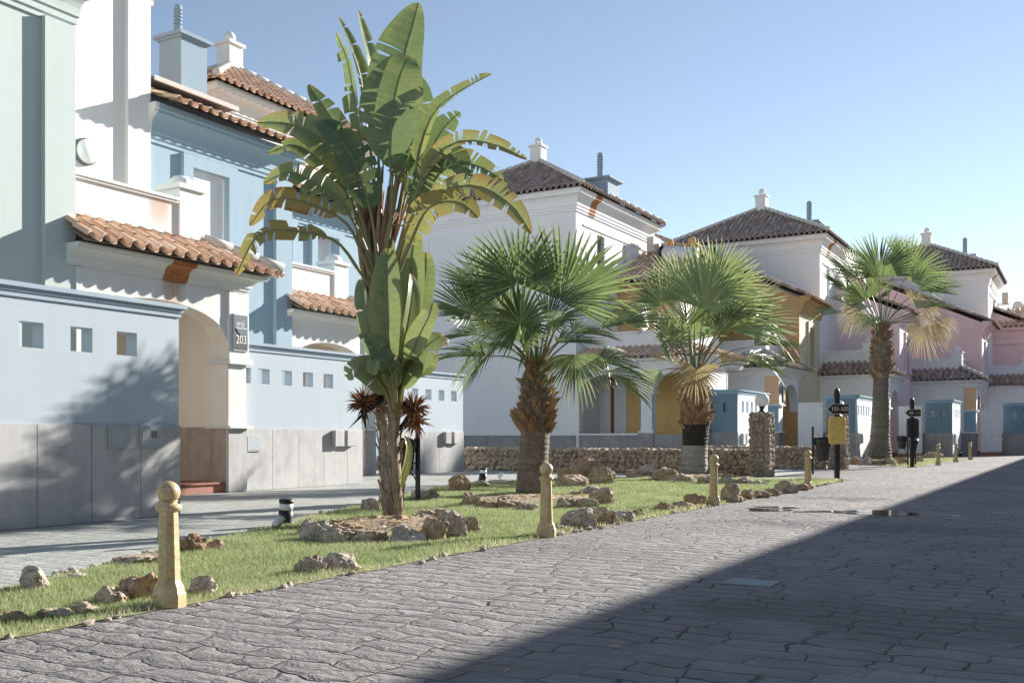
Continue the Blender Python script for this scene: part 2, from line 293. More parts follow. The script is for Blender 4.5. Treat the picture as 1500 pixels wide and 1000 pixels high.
# ------------------------------------------------------------------ mesh builder
ORG = {}
class MB:
    def __init__(s): s.v = []; s.f = []; s.m = []; s.var = []
    def add(s, vs, fs, m=0, var=None):
        k = len(s.v); s.v.extend(vs)
        for f in fs:
            s.f.append(tuple(i+k for i in f)); s.m.append(m); s.var.append(0.5 if var is None else var)
    def poly(s, pts, m=0, var=None): s.add([tuple(p) for p in pts], [tuple(range(len(pts)))], m, var)
    def box(s, x0, x1, y0, y1, z0, z1, m=0, var=None):
        s.add([(x0,y0,z0),(x1,y0,z0),(x1,y1,z0),(x0,y1,z0),(x0,y0,z1),(x1,y0,z1),(x1,y1,z1),(x0,y1,z1)],
              [(0,3,2,1),(4,5,6,7),(0,1,5,4),(1,2,6,5),(2,3,7,6),(3,0,4,7)], m, var)
    def bbox(s, x0, x1, y0, y1, z0, z1, bv=0.01, m=0):       # chamfered box
        def ring(z, d): return [(x0+d,y0,z),(x1-d,y0,z),(x1,y0+d,z),(x1,y1-d,z),(x1-d,y1,z),(x0+d,y1,z),(x0,y1-d,z),(x0,y0+d,z)]
        def ringin(z): return [(x0+2*bv,y0+bv,z),(x1-2*bv,y0+bv,z),(x1-bv,y0+2*bv,z),(x1-bv,y1-2*bv,z),(x1-2*bv,y1-bv,z),(x0+2*bv,y1-bv,z),(x0+bv,y1-2*bv,z),(x0+bv,y0+2*bv,z)]
        rs = [ringin(z0), ring(z0+bv, bv), ring(z1-bv, bv), ringin(z1)]
        vs = [p for r in rs for p in r]; fs = [tuple(range(7, -1, -1)), tuple(range(24, 32))]
        for k in range(3):
            for i in range(8): fs.append((k*8+i, k*8+(i+1) % 8, (k+1)*8+(i+1) % 8, (k+1)*8+i))
        s.add(vs, fs, m)
    def lathe(s, c, prof, n=20, m=0, ax=UP, var=None, rot=0.0):        # prof [(r, h)]
        ax = Vector(ax).normalized(); e1 = ax.orthogonal().normalized() if abs(ax.z) < 0.99 else Vector((1, 0, 0)); e2 = ax.cross(e1)
        c = Vector(c); vs = []; fs = []
        for r, h in prof:
            for i in range(n):
                a = 2*math.pi*i/n+rot; p = c+ax*h+e1*(r*math.cos(a))+e2*(r*math.sin(a)); vs.append(tuple(p))
        for k in range(len(prof)-1):
            for i in range(n): fs.append((k*n+i, k*n+(i+1) % n, (k+1)*n+(i+1) % n, (k+1)*n+i))
        fs.append(tuple(range(n-1, -1, -1))); fs.append(tuple(range((len(prof)-1)*n, len(prof)*n)))
        s.add(vs, fs, m, var)
    def tube(s, pts, rad, n=8, m=0, var=None, cap=True, flat=1.0, nrm=None):
        pts = [Vector(p) for p in pts]; vs = []; fs = []; ref = None
        for k, p in enumerate(pts):
            t = (pts[min(k+1, len(pts)-1)]-pts[max(k-1, 0)]).normalized()
            if ref is None: ref = (Vector(nrm) if nrm is not None else t.orthogonal())
            e1 = (ref-t*ref.dot(t))
            if e1.length < 1e-5: e1 = t.orthogonal()
            e1.normalize(); e2 = t.cross(e1); ref = e1
            r = rad[k] if isinstance(rad, (list, tuple)) else rad
            for i in range(n):
                a = 2*math.pi*i/n; vs.append(tuple(p+e1*(r*flat*math.cos(a))+e2*(r*math.sin(a))))
        for k in range(len(pts)-1):
            for i in range(n): fs.append((k*n+i, k*n+(i+1) % n, (k+1)*n+(i+1) % n, (k+1)*n+i))
        if cap: fs.append(tuple(range(n-1, -1, -1))); fs.append(tuple(range((len(pts)-1)*n, len(pts)*n)))
        s.add(vs, fs, m, var)
    def sphere(s, c, r, n=16, m=0, sz=1.0):
        k = n//2; s.lathe(c, [(max(r*math.sin(math.pi*i/k), 0.0005), -r*sz*math.cos(math.pi*i/k)) for i in range(k+1)], n, m)
    def build(s, name, mats, parent=None, smooth=False, org=None, local=False):
        me = bpy.data.meshes.new(name)
        og = (0, 0, 0) if local else (ORG.get(parent.name, (0, 0, 0)) if parent else (org or (0, 0, 0)))
        og = Vector(og)
        me.from_pydata([(x-og.x, y-og.y, z-og.z) for (x, y, z) in s.v], [], s.f)
        for x in (mats if isinstance(mats, (list, tuple)) else [mats]): me.materials.append(x)
        me.polygons.foreach_set('material_index', s.m)
        if smooth: me.polygons.foreach_set('use_smooth', [True]*len(s.f))
        at_ = me.attributes.new('var', 'FLOAT', 'FACE'); at_.data.foreach_set('value', s.var)
        me.update()
        ob = bpy.data.objects.new(name, me); COL.objects.link(ob)
        if parent: ob.parent = parent
        elif not local: ob.location = og
        ORG[ob.name] = tuple(og)
        return ob
def tag(o, label=None, cat=None, group=None, kind=None):
    if label: o['label'] = label
    if cat: o['category'] = cat
    if group: o['group'] = group
    if kind: o['kind'] = kind
    return o
def thing(name, loc, label, cat, group=None):
    o = bpy.data.objects.new(name, None); COL.objects.link(o); o.location = loc; o.empty_display_size = 0.3
    ORG[o.name] = tuple(loc); return tag(o, label, cat, group)
def copy_tree(o, parent=None):
    c = o.copy(); COL.objects.link(c)
    if parent is not None: c.parent = parent
    ORG[c.name] = ORG.get(o.name, (0, 0, 0))
    for ch in list(o.children): copy_tree(ch, c)
    return c
# ------------------------------------------------------------------ building helpers
def panel(mb, p0, d, n, Lg, z0, z1, holes=(), depth=0.15, m=0, mr=None):
    """Flat wall face from p0 along d (2D), outward normal n, with rectangular openings and their reveals."""
    mr = m if mr is None else mr
    A = sorted(set([0, Lg]+[h[0] for h in holes]+[h[1] for h in holes])); Z = sorted(set([z0, z1]+[h[2] for h in holes]+[h[3] for h in holes]))
    P = lambda a, z, k=0.0: (p0[0]+d[0]*a-n[0]*k, p0[1]+d[1]*a-n[1]*k, z)
    for i in range(len(A)-1):
        for j in range(len(Z)-1):
            ca, cz = (A[i]+A[i+1])/2, (Z[j]+Z[j+1])/2
            if any(h[0] < ca < h[1] and h[2] < cz < h[3] for h in holes): continue
            mb.poly([P(A[i], Z[j]), P(A[i+1], Z[j]), P(A[i+1], Z[j+1]), P(A[i], Z[j+1])], m)
    for (a0, a1, b0, b1) in holes:
        for q in (((a0,b0),(a0,b1)), ((a1,b0),(a1,b1)), ((a0,b1),(a1,b1)), ((a0,b0),(a1,b0))):
            mb.poly([P(*q[0]), P(*q[1]), P(q[1][0], q[1][1], depth), P(q[0][0], q[0][1], depth)], mr)
def sweep(mb, pts, prof, m=0, caps=True, var=None):
    """Moulding: profile [(out, z)] along a 2D polyline, outward to the right of travel, mitred."""
    pts = [Vector((p[0], p[1])) for p in pts]; n = len(pts); rings = []
    for k in range(n):
        ns = []
        if k > 0: d = (pts[k]-pts[k-1]).normalized(); ns.append(Vector((d.y, -d.x)))
        if k < n-1: d = (pts[k+1]-pts[k]).normalized(); ns.append(Vector((d.y, -d.x)))
        if len(ns) == 2:
            b = (ns[0]+ns[1]); b = b/(1+ns[0].dot(ns[1]))
        else: b = ns[0]
        rings.append([(pts[k].x+b.x*o, pts[k].y+b.y*o, z) for (o, z) in prof])
    np_ = len(prof); vs = [p for r in rings for p in r]; fs = []
    for k in range(n-1):
        for i in range(np_-1): fs.append((k*np_+i, k*np_+i+1, (k+1)*np_+i+1, (k+1)*np_+i))
    if caps: fs.append(tuple(range(np_-1, -1, -1))); fs.append(tuple((n-1)*np_+i for i in range(np_)))
    mb.add(vs, fs, m, var)
def cornice(zt, h, out):
    pr = [(0, zt-h), (out*0.10, zt-h), (out*0.10, zt-h*0.90), (out*0.18, zt-h*0.88), (out*0.18, zt-h*0.76), (out*0.26, zt-h*0.73), (out*0.26, zt-h*0.66)]
    for k in range(7):
        a = k/6*math.pi/2; pr.append((out*(0.26+0.54*(1-math.cos(a))), zt-h*(0.66-0.38*math.sin(a))))
    pr += [(out*0.84, zt-h*0.28), (out*0.84, zt-h*0.20), (out*0.92, zt-h*0.17), (out*0.92, zt-0.02), (0, zt-0.02)]
    return pr
def tiles(mb, e0, e1, zE, run, pitch, s=0.29, hipL=0.0, hipR=0.0, row=0.40, seg=5, m=0, lip=0.06):
    """Barrel-tile slope: eave from e0 to e1 (2D), rising to the LEFT of travel; hip = metres lost along the eave per metre of run."""
    e0 = Vector(e0); e1 = Vector(e1); Lg = (e1-e0).length; d = (e1-e0)/Lg; up = Vector((-d.y, d.x))
    nt_ = max(1, round(Lg/s)); s = Lg/nt_; r = s/4
    xs = []; zs = []; tid = []
    for t in range(nt_):
        for half in (0, 1):
            for k in range(seg):
                a = math.pi*k/seg; cx = t*s+half*s/2+s/4
                xs.append(cx-r*math.cos(a)); zs.append((1 if half == 0 else -0.85)*r*math.sin(a)); tid.append((t, half))
    xs.append(Lg); zs.append(0.0)
    def ymax(x):
        y = run
        if hipL > 0: y = min(y, x/hipL)
        if hipR > 0: y = min(y, (Lg-x)/hipR)
        return max(y, -lip)
    sl = math.sqrt(1+pitch*pitch); dy = row/sl; nr = int(math.ceil((run+lip)/dy)); th = 0.018
    ym = [ymax(x) for x in xs]
    def P(x, y, z): q = e0+d*x+up*y; return (q.x, q.y, zE+y*pitch+z)
    for j in range(nr):
        ya, yb = -lip+j*dy, -lip+(j+1)*dy+0.05
        off = random.uniform(-0.012, 0.012)
        vs = []; fs = []; vr = []
        for i in range(len(xs)):
            a_, b_ = min(ya, ym[i]), min(yb, ym[i])
            jit = random.uniform(-0.006, 0.006) if 0 < i < len(xs)-1 else 0
            vs.append(P(xs[i], a_, zs[i]+0.028+jit)); vs.append(P(xs[i], b_, zs[i]+0.0))
            if j == 0: vs.append(P(xs[i], a_+0.01, zs[i]+0.028-th*1.3)); vs.append(P(xs[i], b_, zs[i]-th))
        st = 4 if j == 0 else 2
        cur = None; v_ = 0.5
        for i in range(len(xs)-1):
            if min(ya, ym[i]) >= ym[i] and min(ya, ym[i+1]) >= ym[i+1]: continue
            if tid[i] != cur: cur = tid[i]; v_ = min(1, max(0, random.gauss(0.5, 0.24)))
            a, b = i*st, (i+1)*st
            mb.add([vs[a], vs[b], vs[b+1], vs[a+1]], [(0, 1, 2, 3)], m, v_)
            if j == 0:
                mb.add([vs[a+2], vs[b+2], vs[b+3], vs[a+3]], [(3, 2, 1, 0)], m, v_*0.6)
                mb.add([vs[a], vs[b], vs[b+2], vs[a+2]], [(0, 1, 2, 3)], m, min(1, v_+0.35))
def ridge(mb, a, b, r=0.12, m=0, seglen=0.42):
    a = Vector(a); b = Vector(b); n = max(1, int((b-a).length/seglen))
    for k in range(n):
        p, q = a+(b-a)*(k/n), a+(b-a)*((k+1.06)/n)
        mb.tube([p, q], [r*1.08, r*0.92], 8, m, random.random())
# ------------------------------------------------------------------ world, sun, camera
SUN_H = Vector((3.0, -1.0)); SUN_H.normalize(); SUN_EL = math.radians(20.3)
world = bpy.data.worlds.new("World"); scene.world = world; world.use_nodes = True
wn = world.node_tree; wn.nodes.clear()
wo = wn.nodes.new('ShaderNodeOutputWorld'); wb = wn.nodes.new('ShaderNodeBackground'); sk = wn.nodes.new('ShaderNodeTexSky')
sk.sky_type = 'NISHITA'; sk.sun_disc = False; sk.sun_elevation = SUN_EL; sk.sun_rotation = math.atan2(SUN_H.x, SUN_H.y)
sk.air_density = 0.9; sk.dust_density = 0.02; sk.ozone_density = 1.0; sk.altitude = 50
wb.inputs[1].default_value = 0.072
hs = wn.nodes.new('ShaderNodeHueSaturation'); hs.inputs['Saturation'].default_value = 0.84; wn.links.new(sk.outputs[0], hs.inputs['Color']); wn.links.new(hs.outputs[0], wb.inputs[0]); wn.links.new(wb.outputs[0], wo.inputs[0])
sl = bpy.data.lights.new('sun', 'SUN'); sl.energy = 5.0; sl.angle = math.radians(0.53); sl.color = (1.0, 0.955, 0.88)
so = bpy.data.objects.new('sun', sl); COL.objects.link(so); so.location = (40, -30, 40)
sd = Vector((SUN_H.x*math.cos(SUN_EL), SUN_H.y*math.cos(SUN_EL), math.sin(SUN_EL)))
so.rotation_euler = sd.to_track_quat('Z', 'Y').to_euler()
cam = bpy.data.cameras.new('camera'); cam.lens = 35; cam.sensor_width = 36; cam.shift_y = 0.092; cam.clip_end = 2000
co = bpy.data.objects.new('camera', cam); COL.objects.link(co); co.location = (0, 0, EYE); co.rotation_euler = (math.pi/2, 0, math.radians(-60))
scene.camera = co
scene.view_settings.view_transform = 'Standard'; scene.view_settings.look = 'None'; scene.view_settings.gamma = 1.0
scene.view_settings.exposure = 1.20
# ------------------------------------------------------------------ ground sheets
mb = MB(); mb.poly([(-400,-400,-0.04),(600,-400,-0.04),(600,600,-0.04),(-400,600,-0.04)]); tag(mb.build('ground', M['ground']), kind='structure')
mb = MB(); mb.poly([(-15,-4.4,0),(130,-4.4,0),(130,5.06,0),(-15,5.06,0)]); tag(mb.build('road', M['road']), kind='structure')
mb = MB(); mb.poly([(-15,5.06,-0.006),(26.0,5.06,-0.006),(30,5.3,-0.006),(130,5.3,-0.006),(130,30,-0.006),(-15,30,-0.006)]); tag(mb.build('paving', M['paving']), kind='structure')
mb = MB(); mb.poly([(25.5,5.062,0.0),(130,5.062,0.0),(130,8.5,0.0),(46.5,8.5,0.0),(36,7.5,0.0),(27.2,7.3,0.0)]); tag(mb.build('road_edge', M['road']), kind='structure')
LAWN = [(-6,5.06),(0.6,5.06),(5,5.06),(10,5.06),(15,5.06),(20,5.06),(24.6,5.10),(25.3,5.3),(24.9,6.2),(24.3,8.6),(23.4,11.2),(19.6,12.25),(17.2,11.75),(14.2,10.6),(9.55,8.75),(6.7,7.65),(4.6,6.85),(1.5,5.95),(-6,5.2)]
ISLE = [(36.8,5.35),(42,5.08),(51.5,4.9),(53,5.3),(53,8.4),(46.5,8.7),(43,8.3),(40,7.4)]
def lawnsheet(poly, name):
    mb = MB(); cx = sum(p[0] for p in poly)/len(poly); cy = sum(p[1] for p in poly)/len(poly); n = len(poly)
    q = []
    for i in range(n):
        a, b = poly[i], poly[(i+1) % n]; m_ = max(1, int(math.hypot(b[0]-a[0], b[1]-a[1])/0.12))
        for k in range(m_):
            f = k/m_; x, y = a[0]+(b[0]-a[0])*f, a[1]+(b[1]-a[1])*f; g = mnoise.noise(Vector((x*2.2, y*2.2, 3.0)))*0.06+mnoise.noise(Vector((x*7, y*7, 3.0)))*0.03; l_ = math.hypot(b[0]-a[0], b[1]-a[1]); q.append((x+(b[1]-a[1])/l_*g, y-(b[0]-a[0])/l_*g, 0.005))
    mb.poly(q); o = mb.build(name, M['lawnsoil']); tag(o, kind='structure')
lawnsheet(LAWN, 'lawn_soil'); lawnsheet(ISLE, 'island_soil')
# ------------------------------------------------------------------ parts shared by houses
def slats(mb, p0, d, n, Lg, z0, z1, m=0, ph=0.055):
    P = lambda a, z, k: (p0[0]+d[0]*a+n[0]*k, p0[1]+d[1]*a+n[1]*k, z)
    z = z0
    while z < z1-0.005:
        zt = min(z+ph, z1)
        mb.poly([P(0,z,0.012), P(Lg,z,0.012), P(Lg,zt-0.008,0.010), P(0,zt-0.008,0.010)], m)
        mb.poly([P(0,zt-0.008,0.010), P(Lg,zt-0.008,0.010), P(Lg,zt,0.0), P(0,zt,0.0)], m); z = zt
def cladslabs(mb, p0, d, n, Lg, z0, z1, w=0.75, t=0.025, gap=0.006, first=None):
    a = 0; k = 0
    while a < Lg-0.01:
        b = min(Lg, a+(first if (k == 0 and first) else w)); v = random.random()
        g0 = gap/2 if a > 0 else 0; g1 = gap/2 if b < Lg else 0
        P = lambda x, y, z: (p0[0]+d[0]*x+n[0]*y, p0[1]+d[1]*x+n[1]*y, z)
        x0, x1 = a+g0, b-g1
        mb.add([P(x0,0,z0),P(x1,0,z0),P(x1,t,z0),P(x0,t,z0),P(x0,0,z1),P(x1,0,z1),P(x1,t,z1),P(x0,t,z1)],
               [(0,3,2,1),(4,5,6,7),(0,1,5,4),(1,2,6,5),(2,3,7,6),(3,0,4,7)], 0, v)
        a = b; k += 1
def pyramid(root, u0, u1, v0, v1, zE, rise, mat, name='roof', s=0.29, sides='flrb', row=0.42):
    mb = MB(); ru, rv = (u1-u0)/2, (v1-v0)/2
    if 'f' in sides: tiles(mb, (u0,v0), (u1,v0), zE, rv, rise/rv, s, ru/rv, ru/rv, row)
    if 'l' in sides: tiles(mb, (u0,v1), (u0,v0), zE, ru, rise/ru, s, rv/ru, rv/ru, row)
    if 'r' in sides: tiles(mb, (u1,v0), (u1,v1), zE, ru, rise/ru, s*2, rv/ru, rv/ru, row*2)
    if 'b' in sides: tiles(mb, (u1,v1), (u0,v1), zE, rv, rise/rv, s*2, ru/rv, ru/rv, row*2)
    ap = ((u0+u1)/2, (v0+v1)/2, zE+rise); c = [(u0,v0,zE-0.1),(u1,v0,zE-0.1),(u1,v1,zE-0.1),(u0,v1,zE-0.1)]
    o = mb.build(name, mat, root, True)
    mb = MB(); a2 = (ap[0], ap[1], ap[2]-0.1)
    for i in range(4): mb.poly([c[i], c[(i+1)%4], a2])
    mb.build('roof_deck', M['dark'], o)
    mb = MB()
    for p in c: ridge(mb, (p[0], p[1], zE+0.09), (ap[0], ap[1], ap[2]+0.06), 0.11)
    mb.build('hip_ridge', M['mortar'], o, True)
    return ap
def finial(root, ap, k=1.0):
    mb = MB(); x, y, z = ap; w = 0.30*k
    mb.box(x-w, x+w, y-w, y+w, z-0.35, z+0.62*k); mb.box(x-w*1.22, x+w*1.22, y-w*1.22, y+w*1.22, z+0.62*k, z+0.72*k)
    mb.lathe((x, y, z+0.72*k), [(0.13*k, 0), (0.10*k, 0.05*k)], 12)
    o = mb.build('roof_pedestal', M['white'], root)
    mb = MB(); mb.sphere((x, y, z+0.93*k), 0.19*k, 18); mb.build('ball_finial', M['white'], o, True)
def chimney(root, u0, u1, v0, v1, z0, z1, pipe=True, k=1.0, mat='chimblue', pu=None):
    mb = MB(); mb.box(u0, u1, v0, v1, z0, z1-0.14)
    mb.box(u0-0.05*k, u1+0.05*k, v0-0.05*k, v1+0.05*k, z1-0.14, z1-0.09); mb.box(u0-0.11*k, u1+0.11*k, v0-0.11*k, v1+0.11*k, z1-0.09, z1)
    o = mb.build('chimney', M[mat], root)
    if pipe:
        mb = MB(); r = 0.10*k; c = ((u0+u1)/2, (v0+v1)/2) if pu is None else pu
        mb.lathe((c[0], c[1], z1), [(r, 0), (r, 0.32*k)], 16)
        for q in range(5): mb.lathe((c[0], c[1], z1+(0.32+q*0.09)*k), [(r*0.75, 0), (r*0.75, 0.035*k), (r*1.04, 0.035*k), (r*1.04, 0.09*k)], 16)
        mb.lathe((c[0], c[1], z1+0.77*k), [(r*1.04, 0), (r*0.9, 0.06*k), (r*0.3, 0.09*k)], 16)
        mb.build('chimney_pipe', M['chimblue'], o)
def rafterless_window(root, p0, d, n, a0, a1, z0, z1, back, kind='shutter', pane='glass'):
    """Frame and infill set `back` behind the wall face."""
    P = lambda a, k, z: (p0[0]+d[0]*a-n[0]*k, p0[1]+d[1]*a-n[1]*k, z)
    def bar(mb, x0, x1, y0, y1, k0, k1):
        mb.add([P(x0,k0,y0),P(x1,k0,y0),P(x1,k1,y0),P(x0,k1,y0),P(x0,k0,y1),P(x1,k0,y1),P(x1,k1,y1),P(x0,k1,y1)],
               [(0,3,2,1),(4,5,6,7),(0,1,5,4),(1,2,6,5),(2,3,7,6),(3,0,4,7)])
    mb = MB(); f = 0.06
    bar(mb, a0, a0+f, z0, z1, back-0.03, back+0.03); bar(mb, a1-f, a1, z0, z1, back-0.03, back+0.03)
    bar(mb, a0+f, a1-f, z0, z0+f, back-0.03, back+0.03); bar(mb, a0+f, a1-f, z1-f, z1, back-0.03, back+0.03)
    w = mb.build('window', M['trim'], root)
    mb = MB()
    if kind == 'shutter':
        q = (p0[0]-n[0]*(back+0.012), p0[1]-n[1]*(back+0.012)); slats(mb, (q[0]+d[0]*(a0+f), q[1]+d[1]*(a0+f)), d, n, a1-a0-2*f, z0+f, z1-f)
        mb.build('roller_shutter', M['shutter'], w)
    else:
        mb.poly([P(a0+f, back+0.01, z0+f), P(a1-f, back+0.01, z0+f), P(a1-f, back+0.01, z1-f), P(a0+f, back+0.01, z1-f)])
        mb.build('pane', M[pane], w)
        if kind == 'grille':
            mb = MB(); n_ = 6
            for q in range(1, n_): mb.tube([P(a0+(a1-a0)*q/n_, 0.06, z0+0.02), P(a0+(a1-a0)*q/n_, 0.06, z1-0.02)], 0.012, 6)
            for q in range(1, 5): mb.tube([P(a0+0.01, 0.06, z0+(z1-z0)*q/5), P(a1-0.01, 0.06, z0+(z1-z0)*q/5)], 0.010, 6)
            mb.build('window_grille', M['black'], w)
    return w
def surround(mb, p0, d, n, a0, a1, z0, z1, bw, t, m=0, bottom=True):
    """Raised band round an opening."""
    P = lambda a, k, z: (p0[0]+d[0]*a+n[0]*k, p0[1]+d[1]*a+n[1]*k, z)
    def bar(x0, x1, y0, y1):
        mb.add([P(x0,0,y0),P(x1,0,y0),P(x1,t,y0),P(x0,t,y0),P(x0,0,y1),P(x1,0,y1),P(x1,t,y1),P(x0,t,y1)],
               [(0,3,2,1),(4,5,6,7),(0,1,5,4),(1,2,6,5),(2,3,7,6),(3,0,4,7)], m)
    bar(a0-bw, a0, z0, z1+bw); bar(a1, a1+bw, z0, z1+bw); bar(a0, a1, z1, z1+bw)
    if bottom: bar(a0-bw*1.4, a1+bw*1.4, z0-bw*0.7, z0)
FR = ((1, 0), (0, -1))        # street-facing wall: along +u, outward -v
SD = ((0, -1), (-1, 0))       # wall facing the camera end (-u): along -v, outward -u
def arch_wall(mb, p0, d, n, Lg, z0, zt, a0, a1, zs, za, depth, m=0, mi=1, seg=18):
    """Wall of length Lg with a segmental-arched opening a0..a1, springing zs, apex za."""
    P = lambda a, z, k=0.0: (p0[0]+d[0]*a-n[0]*k, p0[1]+d[1]*a-n[1]*k, z)
    for (x0, x1) in ((0, a0), (a1, Lg)):
        if x1-x0 > 1e-4: mb.poly([P(x0,z0),P(x1,z0),P(x1,zt),P(x0,zt)], m)
    pts = [(a0+(a1-a0)*k/seg, zs+(za-zs)*math.sqrt(max(0.0, 1-(2*k/seg-1)**2))**1.0) for k in range(seg+1)]
    for k in range(seg):
        (xa, ya), (xb, yb) = pts[k], pts[k+1]
        mb.poly([P(xa,ya),P(xb,yb),P(xb,zt),P(xa,zt)], m); mb.poly([P(xa,ya),P(xb,yb),P(xb,yb,depth),P(xa,ya,depth)], mi)
        mb.poly([P(xa,ya,depth),P(xb,yb,depth),P(xb,zt,depth),P(xa,zt,depth)], mi)
    for a in (a0, a1): mb.poly([P(a,z0),P(a,zs),P(a,zs,depth),P(a,z0,depth)], mi)
def tower(root, u0, u1, v0, v1, zb, zE, rise, wall, tmat, h=0.85, out=0.5, fholes=(), groove=True, row=0.42):
    mb = MB()
    panel(mb, (u0,v0), *FR, u1-u0, zb, zE, fholes, 0.22); panel(mb, (u0,v1), *SD, v1-v0, zb, zE)
    mb.poly([(u1,v0,zb),(u1,v1,zb),(u1,v1,zE),(u1,v0,zE)]); mb.poly([(u0,v1,zb),(u1,v1,zb),(u1,v1,zE),(u0,v1,zE)])
    w = mb.build('tower_wall', M[wall], root)
    if groove:
        mb = MB(); zt = zE-h-0.45; t = 0.014
        mb.box(u0-t, u0, v0+0.75, v1-0.6, zt, zt+0.05); mb.box(u0-t, u0, v0+0.70, v0+0.75, zb+2.2, zt+0.05); mb.box(u0-t, u0, v1-0.6, v1-0.55, zb+2.2, zt+0.05)
        mb.box(u0+0.7, u1-0.3, v0-0.05, v0, zt-0.06, zt+0.02)
        mb.build('wall_moulding', M[wall], w)
    mb = MB(); sweep(mb, [(u0,v1),(u0,v0),(u1,v0),(u1,v1)], cornice(zE, h, out)); mb.build('tower_cornice', M[wall], root, False)
    e = out+0.07
    ap = pyramid(root, u0-e, u1+e, v0-e, v1+e, zE+0.05, rise, M[tmat], 'tower_roof', row=row); finial(root, ap)
def monoroof(root, u0, u1, v0, v1, zE, pitch, tmat, name='wing_roof', s=0.29, verge=None, row=0.42):
    mb = MB(); tiles(mb, (u0,v0), (u1,v0), zE, v1-v0, pitch, s, 0, 0, row); o = mb.build(name, M[tmat], root, True)
    mb = MB(); mb.poly([(u0,v0,zE-0.09),(u1,v0,zE-0.09),(u1,v1,zE-0.09+(v1-v0)*pitch),(u0,v1,zE-0.09+(v1-v0)*pitch)]); mb.build('roof_deck', M['dark'], o)
    if verge:
        mb = MB(); ridge(mb, (u0-0.02, v0, zE+0.04), (u0-0.02, v1, zE+0.04+(v1-v0)*pitch), 0.085); mb.build('verge_tiles', M[verge], o, True)
    return o
